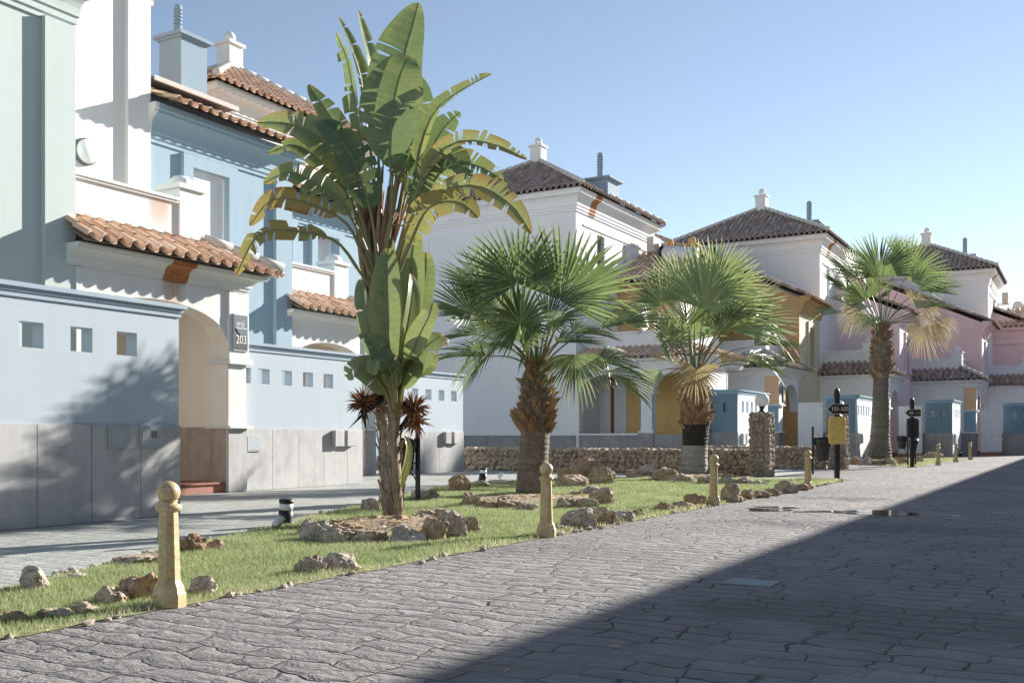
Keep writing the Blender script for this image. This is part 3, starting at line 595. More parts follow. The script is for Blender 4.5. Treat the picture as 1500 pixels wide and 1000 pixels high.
# ------------------------------------------------------------------ near houses
def near_porch(root, u0, u1, vf, vb, stain=False, tm='tile', prevcap=True, zoff=0.0):
    zt = 4.28; a0, a1 = 0.10, u1-u0-0.49
    mb = MB(); arch_wall(mb, (u0,vf), *FR, u1-u0, 0, zt-0.1, a0, a1, 2.94, 3.56, 0.45, 0, 1)
    mb.poly([(u1,vf,0),(u1,vb,0),(u1,vb,zt),(u1,vf,zt)], 0)
    up = u1-0.49
    panel(mb, (up+0.03,vb), *SD, vb-vf-0.42, 1.27, 3.7, (), 0.1, 1)
    mb.poly([(u0,vf+0.45,3.62),(u1,vf+0.45,3.62),(u1,vb,3.62),(u0,vb,3.62)], 1); mb.poly([(u0,vb-0.02,0),(u1,vb-0.02,0),(u1,vb-0.02,3.7),(u0,vb-0.02,3.7)], 1)
    mb.poly([(u0+0.02,vf+0.45,0),(u0+0.02,vb,0),(u0+0.02,vb,3.7),(u0+0.02,vf+0.45,3.7)], 1)
    pw = mb.build('porch_wall', [M['white'], M['cream']], root)
    mb = MB()                                                 # pilaster, impost, ledge
    mb.box(up-0.0, u1+0.03, vf-0.06, vf, 2.60, 3.90); mb.box(up-0.05, u1+0.10, vf-0.12, vf+0.5, 2.50, 2.60)
    mb.box(up, u1-0.02, vf-0.035, vf, 1.30, 2.50); mb.box(up-0.06, u1+0.09, vf-0.13, vf+0.55, 1.245, 1.30)
    mb.build('pilaster', M['white'], pw)
    mb = MB(); mb.box(u0-0.0, u0+0.09, vf-0.04, vf, 0, 3.90); mb.build('pilaster', M['white'], pw)
    mb = MB(); cladslabs(mb, (up+0.0,vf), *FR, 0.49, 0, 1.245, 0.8, 0.04); mb.build('pillar_cladding', M['clad'], pw)
    mb = MB(); cladslabs(mb, (up+0.02,vb), *SD, vb-vf-0.02, 0, 1.27, 0.62, 0.03); mb.build('porch_cladding', M['cladwarm'], pw)
    mb = MB(); mb.box(u0+0.05, up-0.02, vf+0.06, vb-0.05, 0, 0.17); mb.box(u0+0.05, up-0.02, vf+0.02, vb-0.05, 0.17, 0.205); mb.build('entrance_step', M['terracotta'], root)
    mb = MB(); sweep(mb, [(u0-0.17,vf),(u1,vf),(u1,vb)], cornice(zt, 0.36, 0.36)); pc = mb.build('porch_cornice', M['white'], root)
    if stain:
        mb = MB(); pr = [(o+0.004, z) for o, z in cornice(zt, 0.36, 0.36)]; sweep(mb, [(12.42,vf),(12.98,vf)], pr, 0, False); mb.build('rust_stain', M['rust'], pc)
        mb = MB()
        mb.poly([(12.40,vf-0.003,3.3),(12.99,vf-0.003,3.4),(12.97,vf-0.003,3.92),(12.44,vf-0.003,3.92)]); mb.build('wall_stain', M['ruststain'], pw)
    # hipped tile skirt under the balcony parapet
    ev, er = vf-0.54, u1+0.48; vp = vf+0.30; rr = 1.25
    mb = MB(); tiles(mb, (u0-0.2,ev), (er,ev), zt+0.06, vp-ev, 0.48/(vp-ev), 0.29, 0, rr/(vp-ev), 0.40, 7); tiles(mb, (er,ev), (er,vb), zt+0.06, rr, 0.48/rr, 0.29, (vp-ev)/rr, 0)
    pr_ = mb.build('porch_roof', M[tm], root, True)
    mb = MB(); ridge(mb, (er,ev,zt+0.15), (er-rr,vp,zt+0.62), 0.12); mb.build('hip_ridge', M['mortar'], pr_, True)
    mb = MB(); mb.poly([(u0-0.15,ev+0.08,zt-0.01),(er-0.08,ev+0.08,zt-0.01),(er-rr,vp,zt+0.40),(u0-0.15,vp,zt+0.40)]); mb.poly([(er-0.08,ev+0.08,zt-0.01),(er-0.08,vb,zt-0.01),(er-rr,vb,zt+0.40),(er-rr,vp,zt+0.40)]); mb.build('roof_deck', M['mortar'], pr_)
    # balcony
    mb = MB(); pu0 = er-rr-0.67; zt2 = 5.56
    mb.box(u0, pu0, vp, vp+0.18, 4.3, zt2-0.1); mb.box(pu0+0.2, pu0+0.38, vp+0.5, vb, 4.3, zt2-0.1); mb.poly([(u0,vp,4.62),(er-rr,vp,4.62),(er-rr,vb,4.62),(u0,vb,4.62)])
    pa = mb.build('balcony_parapet', M['white'], root)
    mb = MB(); mb.box(u0, pu0-0.002, vp-0.045, vp+0.225, zt2-0.10, zt2-0.055); mb.box(u0, pu0-0.002, vp-0.07, vp+0.25, zt2-0.055, zt2); mb.box(pu0+0.13, pu0+0.45, vp+0.56, vb, zt2-0.10, zt2); mb.build('parapet_coping', M['white'], pa)
    mb = MB(); mb.box(pu0, pu0+0.58, vp-0.05, vp+0.53, 4.3, zt2+0.20); mb.box(pu0-0.05, pu0+0.63, vp-0.10, vp+0.58, zt2+0.20, zt2+0.29)
    mb.lathe((pu0+0.29, vp+0.24, zt2+0.29), [(0.25, 0), (0.245, 0.06), (0.21, 0.14), (0.14, 0.20), (0.02, 0.235)], 20); mb.build('balcony_pillar', M['white'], pa, False)
    return pa
# --- pale green house: wing, tower and porch no. 203
R1 = thing('terraced_house', (10.6,14.6,0), 'pale green house at the left edge, rust stain on its porch cornice', 'house', 'terraced houses along the street')
mb = MB(); panel(mb, (2.0,14.6), *FR, 8.65, 0, 8.6); mb.poly([(10.65,14.6,0),(10.65,17.4,0),(10.65,17.4,8.6),(10.65,14.6,8.6)]); mb.poly([(2,14.6,0),(2,24,0),(2,24,8.6),(2,14.6,8.6)])
ww = mb.build('wing_wall', M['mint'], R1)
mb = MB(); mb.box(10.10, 10.655, 14.49, 14.6, 0, 7.86); mb.build('wall_pilaster', M['mint'], ww)
mb = MB(); sweep(mb, [(2,14.6),(10.66,14.6),(10.66,17.38)], cornice(8.65, 0.82, 0.36)); mb.build('wing_cornice', M['mint'], R1)
monoroof(R1, 1.9, 11.15, 13.98, 22.0, 8.72, 0.36, 'tile')
mb = MB(); panel(mb, (10.65,17.4), *FR, 3.89, 0, 11.0); mb.poly([(14.54,17.4,0),(14.54,24.5,0),(14.54,24.5,11),(14.54,17.4,11)]); mb.poly([(10.65,17.4,6),(10.65,24.5,6),(10.65,24.5,11),(10.65,17.4,11)]); mb.poly([(10.65,24.5,0),(14.54,24.5,0),(14.54,24.5,11),(10.65,24.5,11)])
tw = mb.build('tower_wall', M['white'], R1)
mb = MB(); mb.box(13.97, 14.545, 17.30, 17.4, 0, 10.4); mb.build('wall_pilaster', M['white'], tw)
mb = MB(); sweep(mb, [(10.65,24.5),(10.65,17.4),(14.54,17.4),(14.54,24.5)], cornice(11.05, 0.85, 0.5)); mb.build('tower_cornice', M['white'], R1)
finial(R1, pyramid(R1, 10.08, 15.11, 16.83, 25.07, 11.1, 1.9, M['tile'], 'tower_roof'))
near_porch(R1, 10.65, 14.51, 14.5, 17.4, True)
mb = MB(); mb.poly([(12.36,14.786,4.9),(12.92,14.786,5.0),(12.92,14.786,5.45),(12.40,14.786,5.45)]); mb.build('parapet_stain', M['ruststain'], R1)
# --- light blue house
R2 = thing('terraced_house', (16.7,17.4,0), 'light blue house with white roller shutter and blue chimney', 'house', 'terraced houses along the street')
mb = MB(); W2H = [(1.18, 2.26, 4.7, 7.10)]
panel(mb, (14.54,17.4), *FR, 4.36, 0, 8.2, W2H, 0.26); mb.poly([(18.9,17.4,0),(18.9,20.2,0),(18.9,20.2,8.2),(18.9,17.4,8.2)])
ww = mb.build('wing_wall', M['blue'], R2)
mb = MB(); surround(mb, (14.54,17.4), *FR, 1.18, 2.26, 4.7, 7.10, 0.27, 0.10, 0, False); mb.build('window_surround', M['blue'], ww)
rafterless_window(R2, (14.54,17.4), *FR, 1.18, 2.26, 4.7, 7.10, 0.05, 'shutter')
mb = MB(); mb.box(18.34, 18.905, 17.29, 17.4, 0, 7.45); mb.build('wall_pilaster', M['blue'], ww)
pr = cornice(8.2, 0.80, 0.36)
mb = MB(); sweep(mb, [(14.58,17.4),(18.91,17.4),(18.91,20.1)], pr); wc = mb.build('wing_cornice', M['blue'], R2)
mb = MB(); sweep(mb, [(14.48,17.4),(14.578,17.4)], pr); mb.build('cornice_end', M['white'], wc)
monoroof(R2, 14.76, 19.4, 16.78, 23.6, 8.27, 0.36, 'tile')
mb = MB(); mb.box(14.7, 17.2, 17.5, 19.0, 8.82, 8.88); o = mb.build('roof_panel', M['greydk'], R2); mb = MB(); mb.box(14.8, 17.24, 17.44, 17.497, 8.80, 8.90); mb.build('panel_frame', M['mortar'], o)
chimney(R2, 17.5, 18.35, 19.7, 20.5, 8.8, 11.27, True, 1.0, 'chimblue', (17.80, 20.15))
near_porch(R2, 18.9, 22.40, 17.4, 20.2)
# --- second light blue house with white tower behind it
R3 = thing('terraced_house', (23.5,20.2,0), 'white towered house with blue front, rising behind the light blue house', 'house', 'terraced houses along the street')
mb = MB(); H3 = [(1.6, 2.5, 4.7, 7.2), (3.6, 4.6, 4.7, 7.2)]
panel(mb, (19.5,20.2), *FR, 6.9, 0, 8.2, H3, 0.3); mb.poly([(26.4,20.2,0),(26.4,26,0),(26.4,26,8.2),(26.4,20.2,8.2)]); ww = mb.build('wing_wall', M['blue'], R3)
for h in H3: rafterless_window(R3, (19.5,20.2), *FR, h[0], h[1], h[2], h[3], 0.25, 'shutter')
mb = MB(); surround(mb, (19.5,20.2), *FR, 1.6, 2.5, 4.7, 7.2, 0.25, 0.10, 0, False); surround(mb, (19.5,20.2), *FR, 3.6, 4.6, 4.7, 7.2, 0.25, 0.10, 0, False); mb.build('window_surround', M['blue'], ww)
mb = MB(); sweep(mb, [(19.5,20.2),(26.41,20.2),(26.41,26)], cornice(8.2, 0.8, 0.36)); mb.build('wing_cornice', M['blue'], R3)
monoroof(R3, 19.4, 26.9, 19.58, 22.0, 8.27, 0.36, 'tile')
tower(R3, 20.5, 27.3, 21.6, 27.6, 6.0, 11.1, 2.2, 'white', 'tile')
mb = MB(); mb.box(22.05, 22.13, 21.42, 21.6, 9.6, 10.15); mb.tube([(21.7,21.45,9.75),(22.05,21.45,9.82)], 0.02, 6); mb.build('wall_bracket', M['acw'], R3)
near_porch(R3, 26.4, 29.0, 20.2, 23.0)
# ------------------------------------------------------------------ white house across the yard
R4 = thing('terraced_house', (38.6,19.1,0), 'large plain white house with barred window behind the big fan palm', 'house', 'terraced houses along the street')
T3H = [(2.15, 2.95, 8.55, 10.15), (5.05, 5.45, 9.3, 10.2)]
tower(R4, 38.6, 47.1, 19.1, 27.4, 0.0, 11.75, 2.75, 'white2', 'tileold', 0.95, 0.5, T3H)
rafterless_window(R4, (38.6,19.1), *FR, 2.15, 2.95, 8.55, 10.15, 0.17, 'grille'); rafterless_window(R4, (38.6,19.1), *FR, 5.05, 5.45, 9.3, 10.2, 0.17, 'pane')
mb = MB(); mb.box(40.65, 41.65, 19.0, 19.1, 8.47, 8.55); mb.build('window_sill', M['white2'], R4)
mb = MB(); sweep(mb, [(39.75,19.1),(40.35,19.1)], [(o+0.004, z) for o, z in cornice(11.75, 0.95, 0.5)], 0, False); mb.build('rust_stain', M['rust'], R4)
mb = MB(); cladslabs(mb, (38.6,27.4), *SD, 8.3, 0, 1.12, 0.9, 0.04); mb.build('cladding', M['cladshade'], R4)
chimney(R4, 45.2, 46.6, 20.6, 22.0, 12.0, 14.0, True, 1.55, 'chimblue', (45.6, 21.2))
# ochre wing with roof falling to the camera end
mb = MB(); panel(mb, (43.0,19.1), *SD, 3.6, 0, 8.15); mb.poly([(43.0,15.5,0),(48.5,15.5,0),(48.5,15.5,8.15),(43.0,15.5,8.15)]); mb.build('wing_wall', M['ochre'], R4)
mb = MB(); tiles(mb, (42.5,19.1), (42.5,15.0), 8.25, 3.6, 0.52, 0.29, 0, 0.5); wr = mb.build('wing_roof', M['tile'], R4, True)
mb = MB(); mb.poly([(42.5,19.1,8.15),(42.5,15.0,8.15),(46.1,16.8,10.0),(46.1,19.1,10.0)]); mb.poly([(42.5,15.0,8.15),(48.5,15.0,8.15),(48.5,16.8,10.0),(46.1,16.8,10.0)]); mb.build('roof_deck', M['dark'], wr)
mb = MB(); sweep(mb, [(43.0,19.1),(43.0,15.5),(48.5,15.5)], cornice(8.2, 0.5, 0.42)); mb.build('wing_cornice', M['ochre'], R4)
mb = MB(); mb.box(46.6, 47.2, 16.55, 18.35, 8.6, 10.42); mb.box(46.5, 47.3, 16.45, 18.45, 10.42, 10.5); pp = mb.build('roof_parapet', M['ochre'], R4)
mb = MB(); mb.sphere((46.9,18.0,10.70), 0.21, 16); mb.build('ball_finial', M['ochre'], pp, True); mb = MB(); mb.sphere((46.9,16.85,10.70), 0.21, 16); mb.build('ball_finial', M['ochre'], pp, True)
# porch of the white house: low wall, columns, arches facing the camera end
pu = 38.6
mb = MB()
for (va, vb_) in ((18.95, 16.15), (15.55, 13.75)):
    arch_wall(mb, (pu,va), *SD, va-vb_, 1.3, 4.3, 0.0, va-vb_, 2.9, 3.7, 0.35, 0, 0)
mb.poly([(pu,19.1,0),(pu,18.95,0),(pu,18.95,4.3),(pu,19.1,4.3)])
mb.poly([(pu,16.15,2.9),(pu,15.55,2.9),(pu,15.55,4.3),(pu,16.15,4.3)]); mb.poly([(pu,13.75,0),(pu,13.2,0),(pu,13.2,4.3),(pu,13.75,4.3)]); mb.poly([(pu,13.2,3.0),(pu+2.6,13.2,3.0),(pu+2.6,13.2,4.3),(pu,13.2,4.3)])
mb.poly([(pu,19.1,3.9),(pu,13.2,3.9),(pu+4.4,13.2,3.9),(pu+4.4,19.1,3.9)])
pw = mb.build('porch_wall', M['white2'], R4)
mb = MB(); mb.box(pu+0.02, pu+0.5, 15.6, 16.1, 1.3, 2.82); mb.box(pu-0.05, pu+0.55, 15.5, 16.2, 2.82, 2.92); mb.box(pu-0.05, pu+0.55, 15.5, 16.2, 1.22, 1.3); mb.build('porch_column', M['white2'], pw); mb = MB(); mb.box(pu+0.02, pu+0.5, 13.3, 13.75, 1.3, 2.82); mb.box(pu-0.05, pu+0.55, 13.2, 13.8, 2.82, 2.92); mb.build('porch_column', M['white2'], pw)
mb = MB(); cladslabs(mb, (pu,18.95), *SD, 2.75, 0, 1.12, 0.95, 0.03); cladslabs(mb, (pu-0.05,16.2), *SD, 0.7, 0, 1.22, 0.8, 0.04); cladslabs(mb, (pu,15.5), *SD, 1.75, 0, 1.15, 0.8, 0.03); mb.box(pu+0.001, pu+0.25, 13.7, 18.95, 0, 1.12); mb.build('porch_cladding', M['cladshade'], pw)
mb = MB(); mb.box(pu-0.06, pu+0.3, 16.2, 18.95, 1.121, 1.20); mb.build('parapet_coping', M['white2'], pw)
mb = MB(); mb.box(41.0, 41.1, 13.2, 17.75, 0, 3.9); mb.box(41.0, 41.1, 18.55, 19.1, 0, 3.9, 1); mb.build('porch_back', [M['ochrelit2'], M['white2']], pw)
mb = MB(); mb.box(40.96, 41.08, 17.76, 18.36, 0.0, 3.85); mb.box(41.0, 41.09, 18.365, 18.545, 0.0, 3.85, 1); mb.build('front_door', [M['gate'], M['brownrec']], pw)
mb = MB(); sweep(mb, [(pu,19.1),(pu,13.2),(pu+4.4,13.2)], cornice(4.32, 0.34, 0.4)); mb.build('porch_cornice', M['white2'], R4)
mb = MB(); tiles(mb, (pu-0.47,19.1), (pu-0.47,12.73), 4.38, 1.5, 0.36, 0.29, 0, 1.0); tiles(mb, (pu-0.47,12.73), (pu+4.4,12.73), 4.38, 1.5, 0.36, 0.29, 1.0, 0); mb.build('porch_roof', M['tile'], R4, True)
mb = MB(); mb.box(pu+1.0, pu+1.2, 14.2, 19.1, 4.4, 5.5); mb.box(pu+1.2, pu+4.4, 14.2, 14.4, 4.4, 5.5); mb.box(pu+0.93, pu+1.27, 14.4, 19.1, 5.5, 5.58); mb.build('balcony_parapet', M['white2'], R4)
# ------------------------------------------------------------------ far houses, stepping towards the street
def far_house(uw, vf, cw, cl, label, has_tower=True, pm='white2', tport=True, hip=False, name='terraced_house', inner='ochre', width=4.3):
    vprev = vf+3.4; up = uw-3.9
    r = thing(name, (uw, vf, 0), label, 'house', 'terraced houses along the street')
    # wing: gable to the camera end, lit front with one window
    zE = 8.0; p = 0.46; vb = vf+7.5
    mb = MB(); H = [(1.75, 2.75, 4.6, 6.6), (2.2, 2.9, 1.9, 2.55)]
    panel(mb, (uw,vf), *FR, width, 0, zE, H, 0.3, 1)
    mb.poly([(uw,vf,0),(uw,vb,0),(uw,vb,zE+(vb-vf)*p-0.1),(uw,vf,zE-0.1)], 0)
    mb.poly([(uw+width,vf,0),(uw+width,vb,0),(uw+width,vb,zE+(vb-vf)*p-0.1),(uw+width,vf,zE-0.1)], 0)
    ww = mb.build('wing_wall', [M[cw], M[cl]], r)
    mb = MB(); mb.box(uw-0.07, uw-0.002, vf+0.0, vf+1.6, 0, 7.2); mb.box(uw-0.03, uw-0.002, vf+1.6, vb, 5.0, 5.08); mb.build('wall_pilaster', M[cw], ww)
    mb = MB(); surround(mb, (uw,vf), *FR, 1.75, 2.75, 4.6, 6.6, 0.28, 0.10); mb.build('window_surround', M[cl], ww)
    for h in H: rafterless_window(r, (uw,vf), *FR, h[0], h[1], h[2], h[3], 0.26, 'pane')
    mb = MB(); sweep(mb, [(uw-0.08,vf),(uw+width,vf)], cornice(zE, 0.85, 0.62)); mb.build('wing_cornice', M[cw], r)
    monoroof(r, uw-0.12, uw+width+0.15, vf-0.7, vb, zE-0.12, p, 'tile', verge='tileold')
    # porch with arch to the street and hipped skirt roof
    zt = 4.26
    mb = MB(); arch_wall(mb, (up,vf), *FR, uw-up, 0, zt, 0.75, uw-up-0.05, 2.2, 3.55, 0.45, 0, 0)
    panel(mb, (up,vprev), *SD, vprev-vf-0.02, 1.27, zt); pw = mb.build('porch_wall', M[pm], r)
    mb = MB(); mb.box(up-0.035, up-0.001, vf-0.03, vf+0.62, 2.58, zt-0.36); mb.build('pillar_panel', M['peach'], pw)
    mb = MB(); mb.box(up-0.03, up-0.001, vf-0.02, vf+0.6, 1.30, 2.48); mb.build('pillar_shaft', M['boxblue'], pw)
    mb = MB(); mb.box(up-0.10, up+0.8, vf-0.12, vf+0.68, 2.48, 2.56); mb.build('pillar_ledge', M['white2'], pw); mb = MB(); mb.box(up-0.10, up+0.8, vf-0.12, vf+0.68, 1.24, 1.30); mb.build('pillar_ledge', M['white2'], pw)
    mb = MB(); cladslabs(mb, (up,vprev), *SD, vprev-vf, 0, 1.24, 0.8, 0.03); cladslabs(mb, (up,vf), *FR, 0.72, 0, 1.24, 0.8, 0.03); mb.build('porch_cladding', M['cladshade'], pw)
    mb = MB(); panel(mb, (uw-0.02,vprev), *SD, vprev-vf, 1.27, 4.2); mb.build('porch_inner_wall', M[inner], pw)
    mb = MB(); cladslabs(mb, (uw-0.02,vprev), *SD, vprev-vf, 0, 1.26, 0.8, 0.03); mb.build('inner_cladding', M['cladshade'], pw)
    mb = MB(); mb.box(up+0.8, uw-0.06, vf+0.1, vprev, 0, 0.2); mb.build('entrance_step', M['terracotta'], r)
    mb = MB(); sweep(mb, [(up,vprev),(up,vf),(uw+0.02,vf)], cornice(zt, 0.42, 0.45)); mb.build('porch_cornice', M[pm], r)
    ev, eu = vf-0.52, up-0.52
    mb = MB(); tiles(mb, (eu,vprev+0.1), (eu,ev), zt+0.07, 1.35, 0.50, 0.30, 0, 1.0, 0.36); tiles(mb, (eu,ev), (uw+0.5,ev), zt+0.07, 1.35, 0.50, 0.30, 1.0, 0)
    pr_ = mb.build('porch_roof', M['tileold'], r, True)
    mb = MB(); ridge(mb, (eu,ev,zt+0.16), (eu+1.35,ev+1.35,zt+0.16+0.675), 0.12); mb.build('hip_ridge', M['mortar'], pr_, True)
    mb = MB(); mb.poly([(eu+0.1,vprev,zt-0.01),(eu+0.1,ev+0.1,zt-0.01),(eu+1.35,ev+1.35,zt+0.55),(eu+1.35,vprev,zt+0.55)]); mb.poly([(eu+0.1,ev+0.1,zt-0.01),(uw,ev+0.1,zt-0.01),(uw,ev+1.35,zt+0.55),(eu+1.35,ev+1.35,zt+0.55)]); mb.build('roof_deck', M['mortar'], pr_)
    bu, bv = eu+1.35, ev+1.35; z2 = 5.62
    mb = MB(); mb.box(bu, bu+0.18, bv+0.55, vprev+0.05, 4.3, z2-0.08); mb.box(bu+0.55, uw-0.1, bv, bv+0.18, 4.3, z2-0.08); pa = mb.build('balcony_parapet', M['white2'], r)
    mb = MB(); mb.box(bu-0.06, bu+0.24, bv+0.55, vprev+0.05, z2-0.08, z2); mb.box(bu+0.55, uw-0.1, bv-0.06, bv+0.24, z2-0.08, z2); mb.build('parapet_coping', M['white2'], pa)
    mb = MB(); mb.box(bu-0.03, bu+0.55, bv-0.03, bv+0.55, 4.3, z2+0.28); mb.box(bu-0.09, bu+0.61, bv-0.09, bv+0.61, z2+0.28, z2+0.36); mb.sphere((bu+0.26, bv+0.26, z2+0.52), 0.20, 16); mb.build('balcony_pillar', M['white2'], pa)
    if has_tower:
        u0 = uw+width
        tower(r, u0, u0+7.0, vf, vf+8.2, 0, 11.75, 2.5, 'white2', 'tileold', 0.95, 0.5, [(1.6, 2.3, 8.7, 10.2)])
        rafterless_window(r, (u0,vf), *FR, 1.6, 2.3, 8.7, 10.2, 0.17, 'pane')
        chimney(r, u0+5.0, u0+6.3, vf+1.3, vf+2.5, 11.5, 13.6, True, 1.5, 'chimblue')
        mb = MB(); sweep(mb, [(u0+1.3,vf),(u0+1.9,vf)], [(o+0.004, z) for o, z in cornice(11.75, 0.95, 0.5)], 0, False); mb.build('rust_stain', M['rust'], r)
    return r
R5 = far_house(49.5, 12.24, 'ochre', 'ochrelit', 'ochre house with white tower behind the second fan palm', True, 'white2', inner='ochre')
R6 = far_house(57.7, 8.84, 'mauve', 'mauve', 'mauve pink house partly hidden by the tall palm trunk', False, 'white2', inner='salmon')
R7 = far_house(65.9, 5.45, 'pink', 'mauve', 'rose pink house with white tower, furthest pyramid roof on the right', True, 'white2', inner='salmon')
R8 = far_house(74.1, 2.2, 'pink', 'mauve', 'pink house cut off by the right edge', False, 'white2', inner='salmon')
mb = MB(); tiles(mb, (73.4,6.4), (73.4,1.5), 8.35, 3.0, 0.5, 0.32, 0, 0); tiles_o = mb.build('hip_roof', M['tile'], R8, True)
mb = MB(); mb.box(74.0, 77.0, 2.25, 6.3, 7.2, 8.3); sweep(mb, [(74.0,6.3),(74.0,2.25)], cornice(8.3, 0.7, 0.5)); mb.build('eave_band', M['pink'], R8)
# ------------------------------------------------------------------ houses on the camera's side (they throw the long shadow over the road)
R9 = thing('terraced_house', (30,-4.4,0), 'long white terrace on the near side of the street whose roofline shades the road', 'house')
mb = MB(); Hs = [(k*6.0+1.5+q, k*6.0+2.7+q, z, z+1.5) for k in range(16) for q in (0.0, 2.6) for z in (1.0, 4.6)]
for (h0, h1, h2, h3) in Hs: pass
P0 = (-16,-4.4)
A = sorted({0.0, 100.0} | {h[0] for h in Hs} | {h[1] for h in Hs})
panel(mb, (84,-4.4), (-1,0), (0,1), 100, 0, 7.5, [(100-h[1], 100-h[0], h[2], h[3]) for h in Hs], 0.2)
mb.poly([(-16,-4.4,0),(-16,-13,0),(-16,-13,7.5),(-16,-4.4,7.5)]); mb.poly([(84,-4.4,0),(84,-13,0),(84,-13,7.5),(84,-4.4,7.5)]); mb.poly([(-16,-13,0),(84,-13,0),(84,-13,7.5),(-16,-13,7.5)])
o = mb.build('front_wall', M['white2'], R9)
mb = MB()
for h in Hs: mb.poly([(-16+h[0],-4.58,h[2]),(-16+h[1],-4.58,h[2]),(-16+h[1],-4.58,h[3]),(-16+h[0],-4.58,h[3])])
tag(mb.build('window_pane', M['glass'], R9), kind='stuff')
mb = MB(); sweep(mb, [(84,-4.4),(-16,-4.4)], cornice(7.55, 0.5, 0.45)); mb.build('cornice', M['white2'], R9)
mb = MB(); mb.poly([(-16.3,-3.9,7.62),(84.3,-3.9,7.62),(84.3,-9.1,9.4),(-16.3,-9.1,9.4)]); mb.poly([(-16.3,-13.4,7.62),(84.3,-13.4,7.62),(84.3,-9.1,9.4),(-16.3,-9.1,9.4)]); mb.box(-16.3, 84.3, -3.94, -3.86, 7.53, 7.66); mb.build('roof', M['tile'], R9)

# ------------------------------------------------------------------ standing water in the hollows of the road
PUD = newmat('standing_water'); PUD[2].inputs['Base Color'].default_value = (0.02, 0.022, 0.025, 1); PUD[2].inputs['Roughness'].default_value = 0.06
mb = MB(); rnd = random.Random(41)
for k in range(34):
    f = rnd.random(); p = gnd(1085+(1395-1085)*f, 744+(756-744)*f+rnd.gauss(0, 2.2)); a_, b_ = rnd.uniform(0.08, 0.34)*(1.3-abs(f-0.7)), rnd.uniform(0.05, 0.16); n = 18; ph = rnd.uniform(0, 9)
    pts = []
    for i in range(n):
        t = 2*math.pi*i/n; q = 1+0.45*mnoise.noise(Vector((math.cos(t)*1.5, math.sin(t)*1.5, ph)))
        o = RIGHT*(a_*q*math.cos(t))+FWD*(b_*q*math.sin(t)); pts.append((p.x+o.x, p.y+o.y, 0.003+k*0.00008))
    mb.poly(pts)
tag(mb.build('puddle', PUD[0]), kind='structure')
# ------------------------------------------------------------------ garden walls
def coping_prof(z, k=1.0):
    return [(0.0,z-0.17),(0.025*k,z-0.17),(0.025*k,z-0.115),(0.045*k,z-0.105),(0.045*k,z-0.065),(0.085*k,z-0.055),(0.085*k,z),(-0.27,z)]
def gwall(u0, u1, v, ret, holes, hz=(2.16,2.47), zt=2.95, label='', mat='wallblue', clad='clad', slabw=0.75, first=None, group='blue garden walls along the houses', left=False, hatches=(), boxes=(), sideholes=()):
    r = thing('garden_wall', ((u0+u1)/2, v, 0), label, 'wall', group)
    th = 0.22; zc = zt-0.02
    hl = [(a-u0, b-u0, hz[0], hz[1]) for a, b in holes]; Lg = u1-u0
    mb = MB(); panel(mb, (u0,v), *FR, Lg, 0, zc, hl, th); panel(mb, (u0,v+th), *FR, Lg, 0, zc, hl, 0.0)
    mb.poly([(u1,v,0),(u1,v+ret,0),(u1,v+ret,zc),(u1,v,zc)]); mb.poly([(u1-th,v+th,0),(u1-th,v+ret,0),(u1-th,v+ret,zc),(u1-th,v+th,zc)]); mb.poly([(u1-th,v+ret,0),(u1,v+ret,0),(u1,v+ret,zc),(u1-th,v+ret,zc)])
    if left:
        panel(mb, (u0,v+ret), *SD, ret, 0, zc, sideholes, th, 1)
        mb.poly([(u0+th+0.1,v+th,0),(u0+th+0.1,v+ret,0),(u0+th+0.1,v+ret,zc-0.1),(u0+th+0.1,v+th,zc-0.1)])
    w = mb.build('rendered_wall', [M['boxlit'], M['boxshade']] if left else M[mat], r)
    mb = MB(); path = [(u0,v),(u1,v),(u1,v+ret)]
    if left: path = [(u0,v+ret)]+path
    sweep(mb, path, coping_prof(zt)); mb.build('coping', M['coping'] if mat == 'wallblue' else M['boxblue'], w)
    mb = MB(); cladslabs(mb, (u0,v), *FR, Lg, 0, 1.24, slabw, 0.03, 0.010, first)
    mb.build('cladding', M['cladlit'] if left else M[clad], r)
    if left: mb = MB(); cladslabs(mb, (u0,v+ret), *SD, ret+0.03, 0, 1.24, 0.8, 0.03); mb.build('cladding', M['cladshade'], r)
    for (a, b, z0, z1, mm) in hatches:
        mb = MB(); mb.bbox(a, b, v-0.055, v-0.0305, z0, z1, 0.006); mb.box(a+0.03, b-0.03, v-0.062, v-0.0552, z0+0.03, z1-0.03)
        if mm == 'lock': mb.box(b-0.20, b-0.12, v-0.072, v-0.062, z1-0.17, z1-0.07, 1)
        mb.build('meter_hatch', [M['grey'], M['greydk']], w)
    for (a, b, z0, z1) in boxes:
        mb = MB(); mb.bbox(a, b, v-0.14, v-0.031, z0, z1, 0.01); mb.build('letter_box', M['cladlit'] if left else M[clad], w)
    return r
def hrow(first, n, step=0.688, w=0.32): return [(first+k*step, first+k*step+w) for k in range(n)]
gwall(2.0, 9.73, 11.0, 0.26, hrow(2.51+0.0, 10, 0.688)[0:10], label='nearest blue garden wall on the left, with two grey meter hatches', first=0.98, slabw=0.76,
      hatches=[(8.54,8.83,0.94,1.235,''),(9.03,9.42,0.94,1.245,'lock')], zt=2.92)
gwall(14.54, 18.3, 14.6, 0.26, hrow(14.27+0.0, 6)[1:] if False else [(14.58,14.76)]+hrow(14.97,4,0.665,0.32), label='blue garden wall beside the pillar with the dark number sign', hatches=[(14.58,14.98,0.78,1.12,'')], boxes=[(17.20,17.52,0.86,1.22),(17.62,17.94,0.86,1.22)], clad='clad', slabw=0.8, zt=2.98)
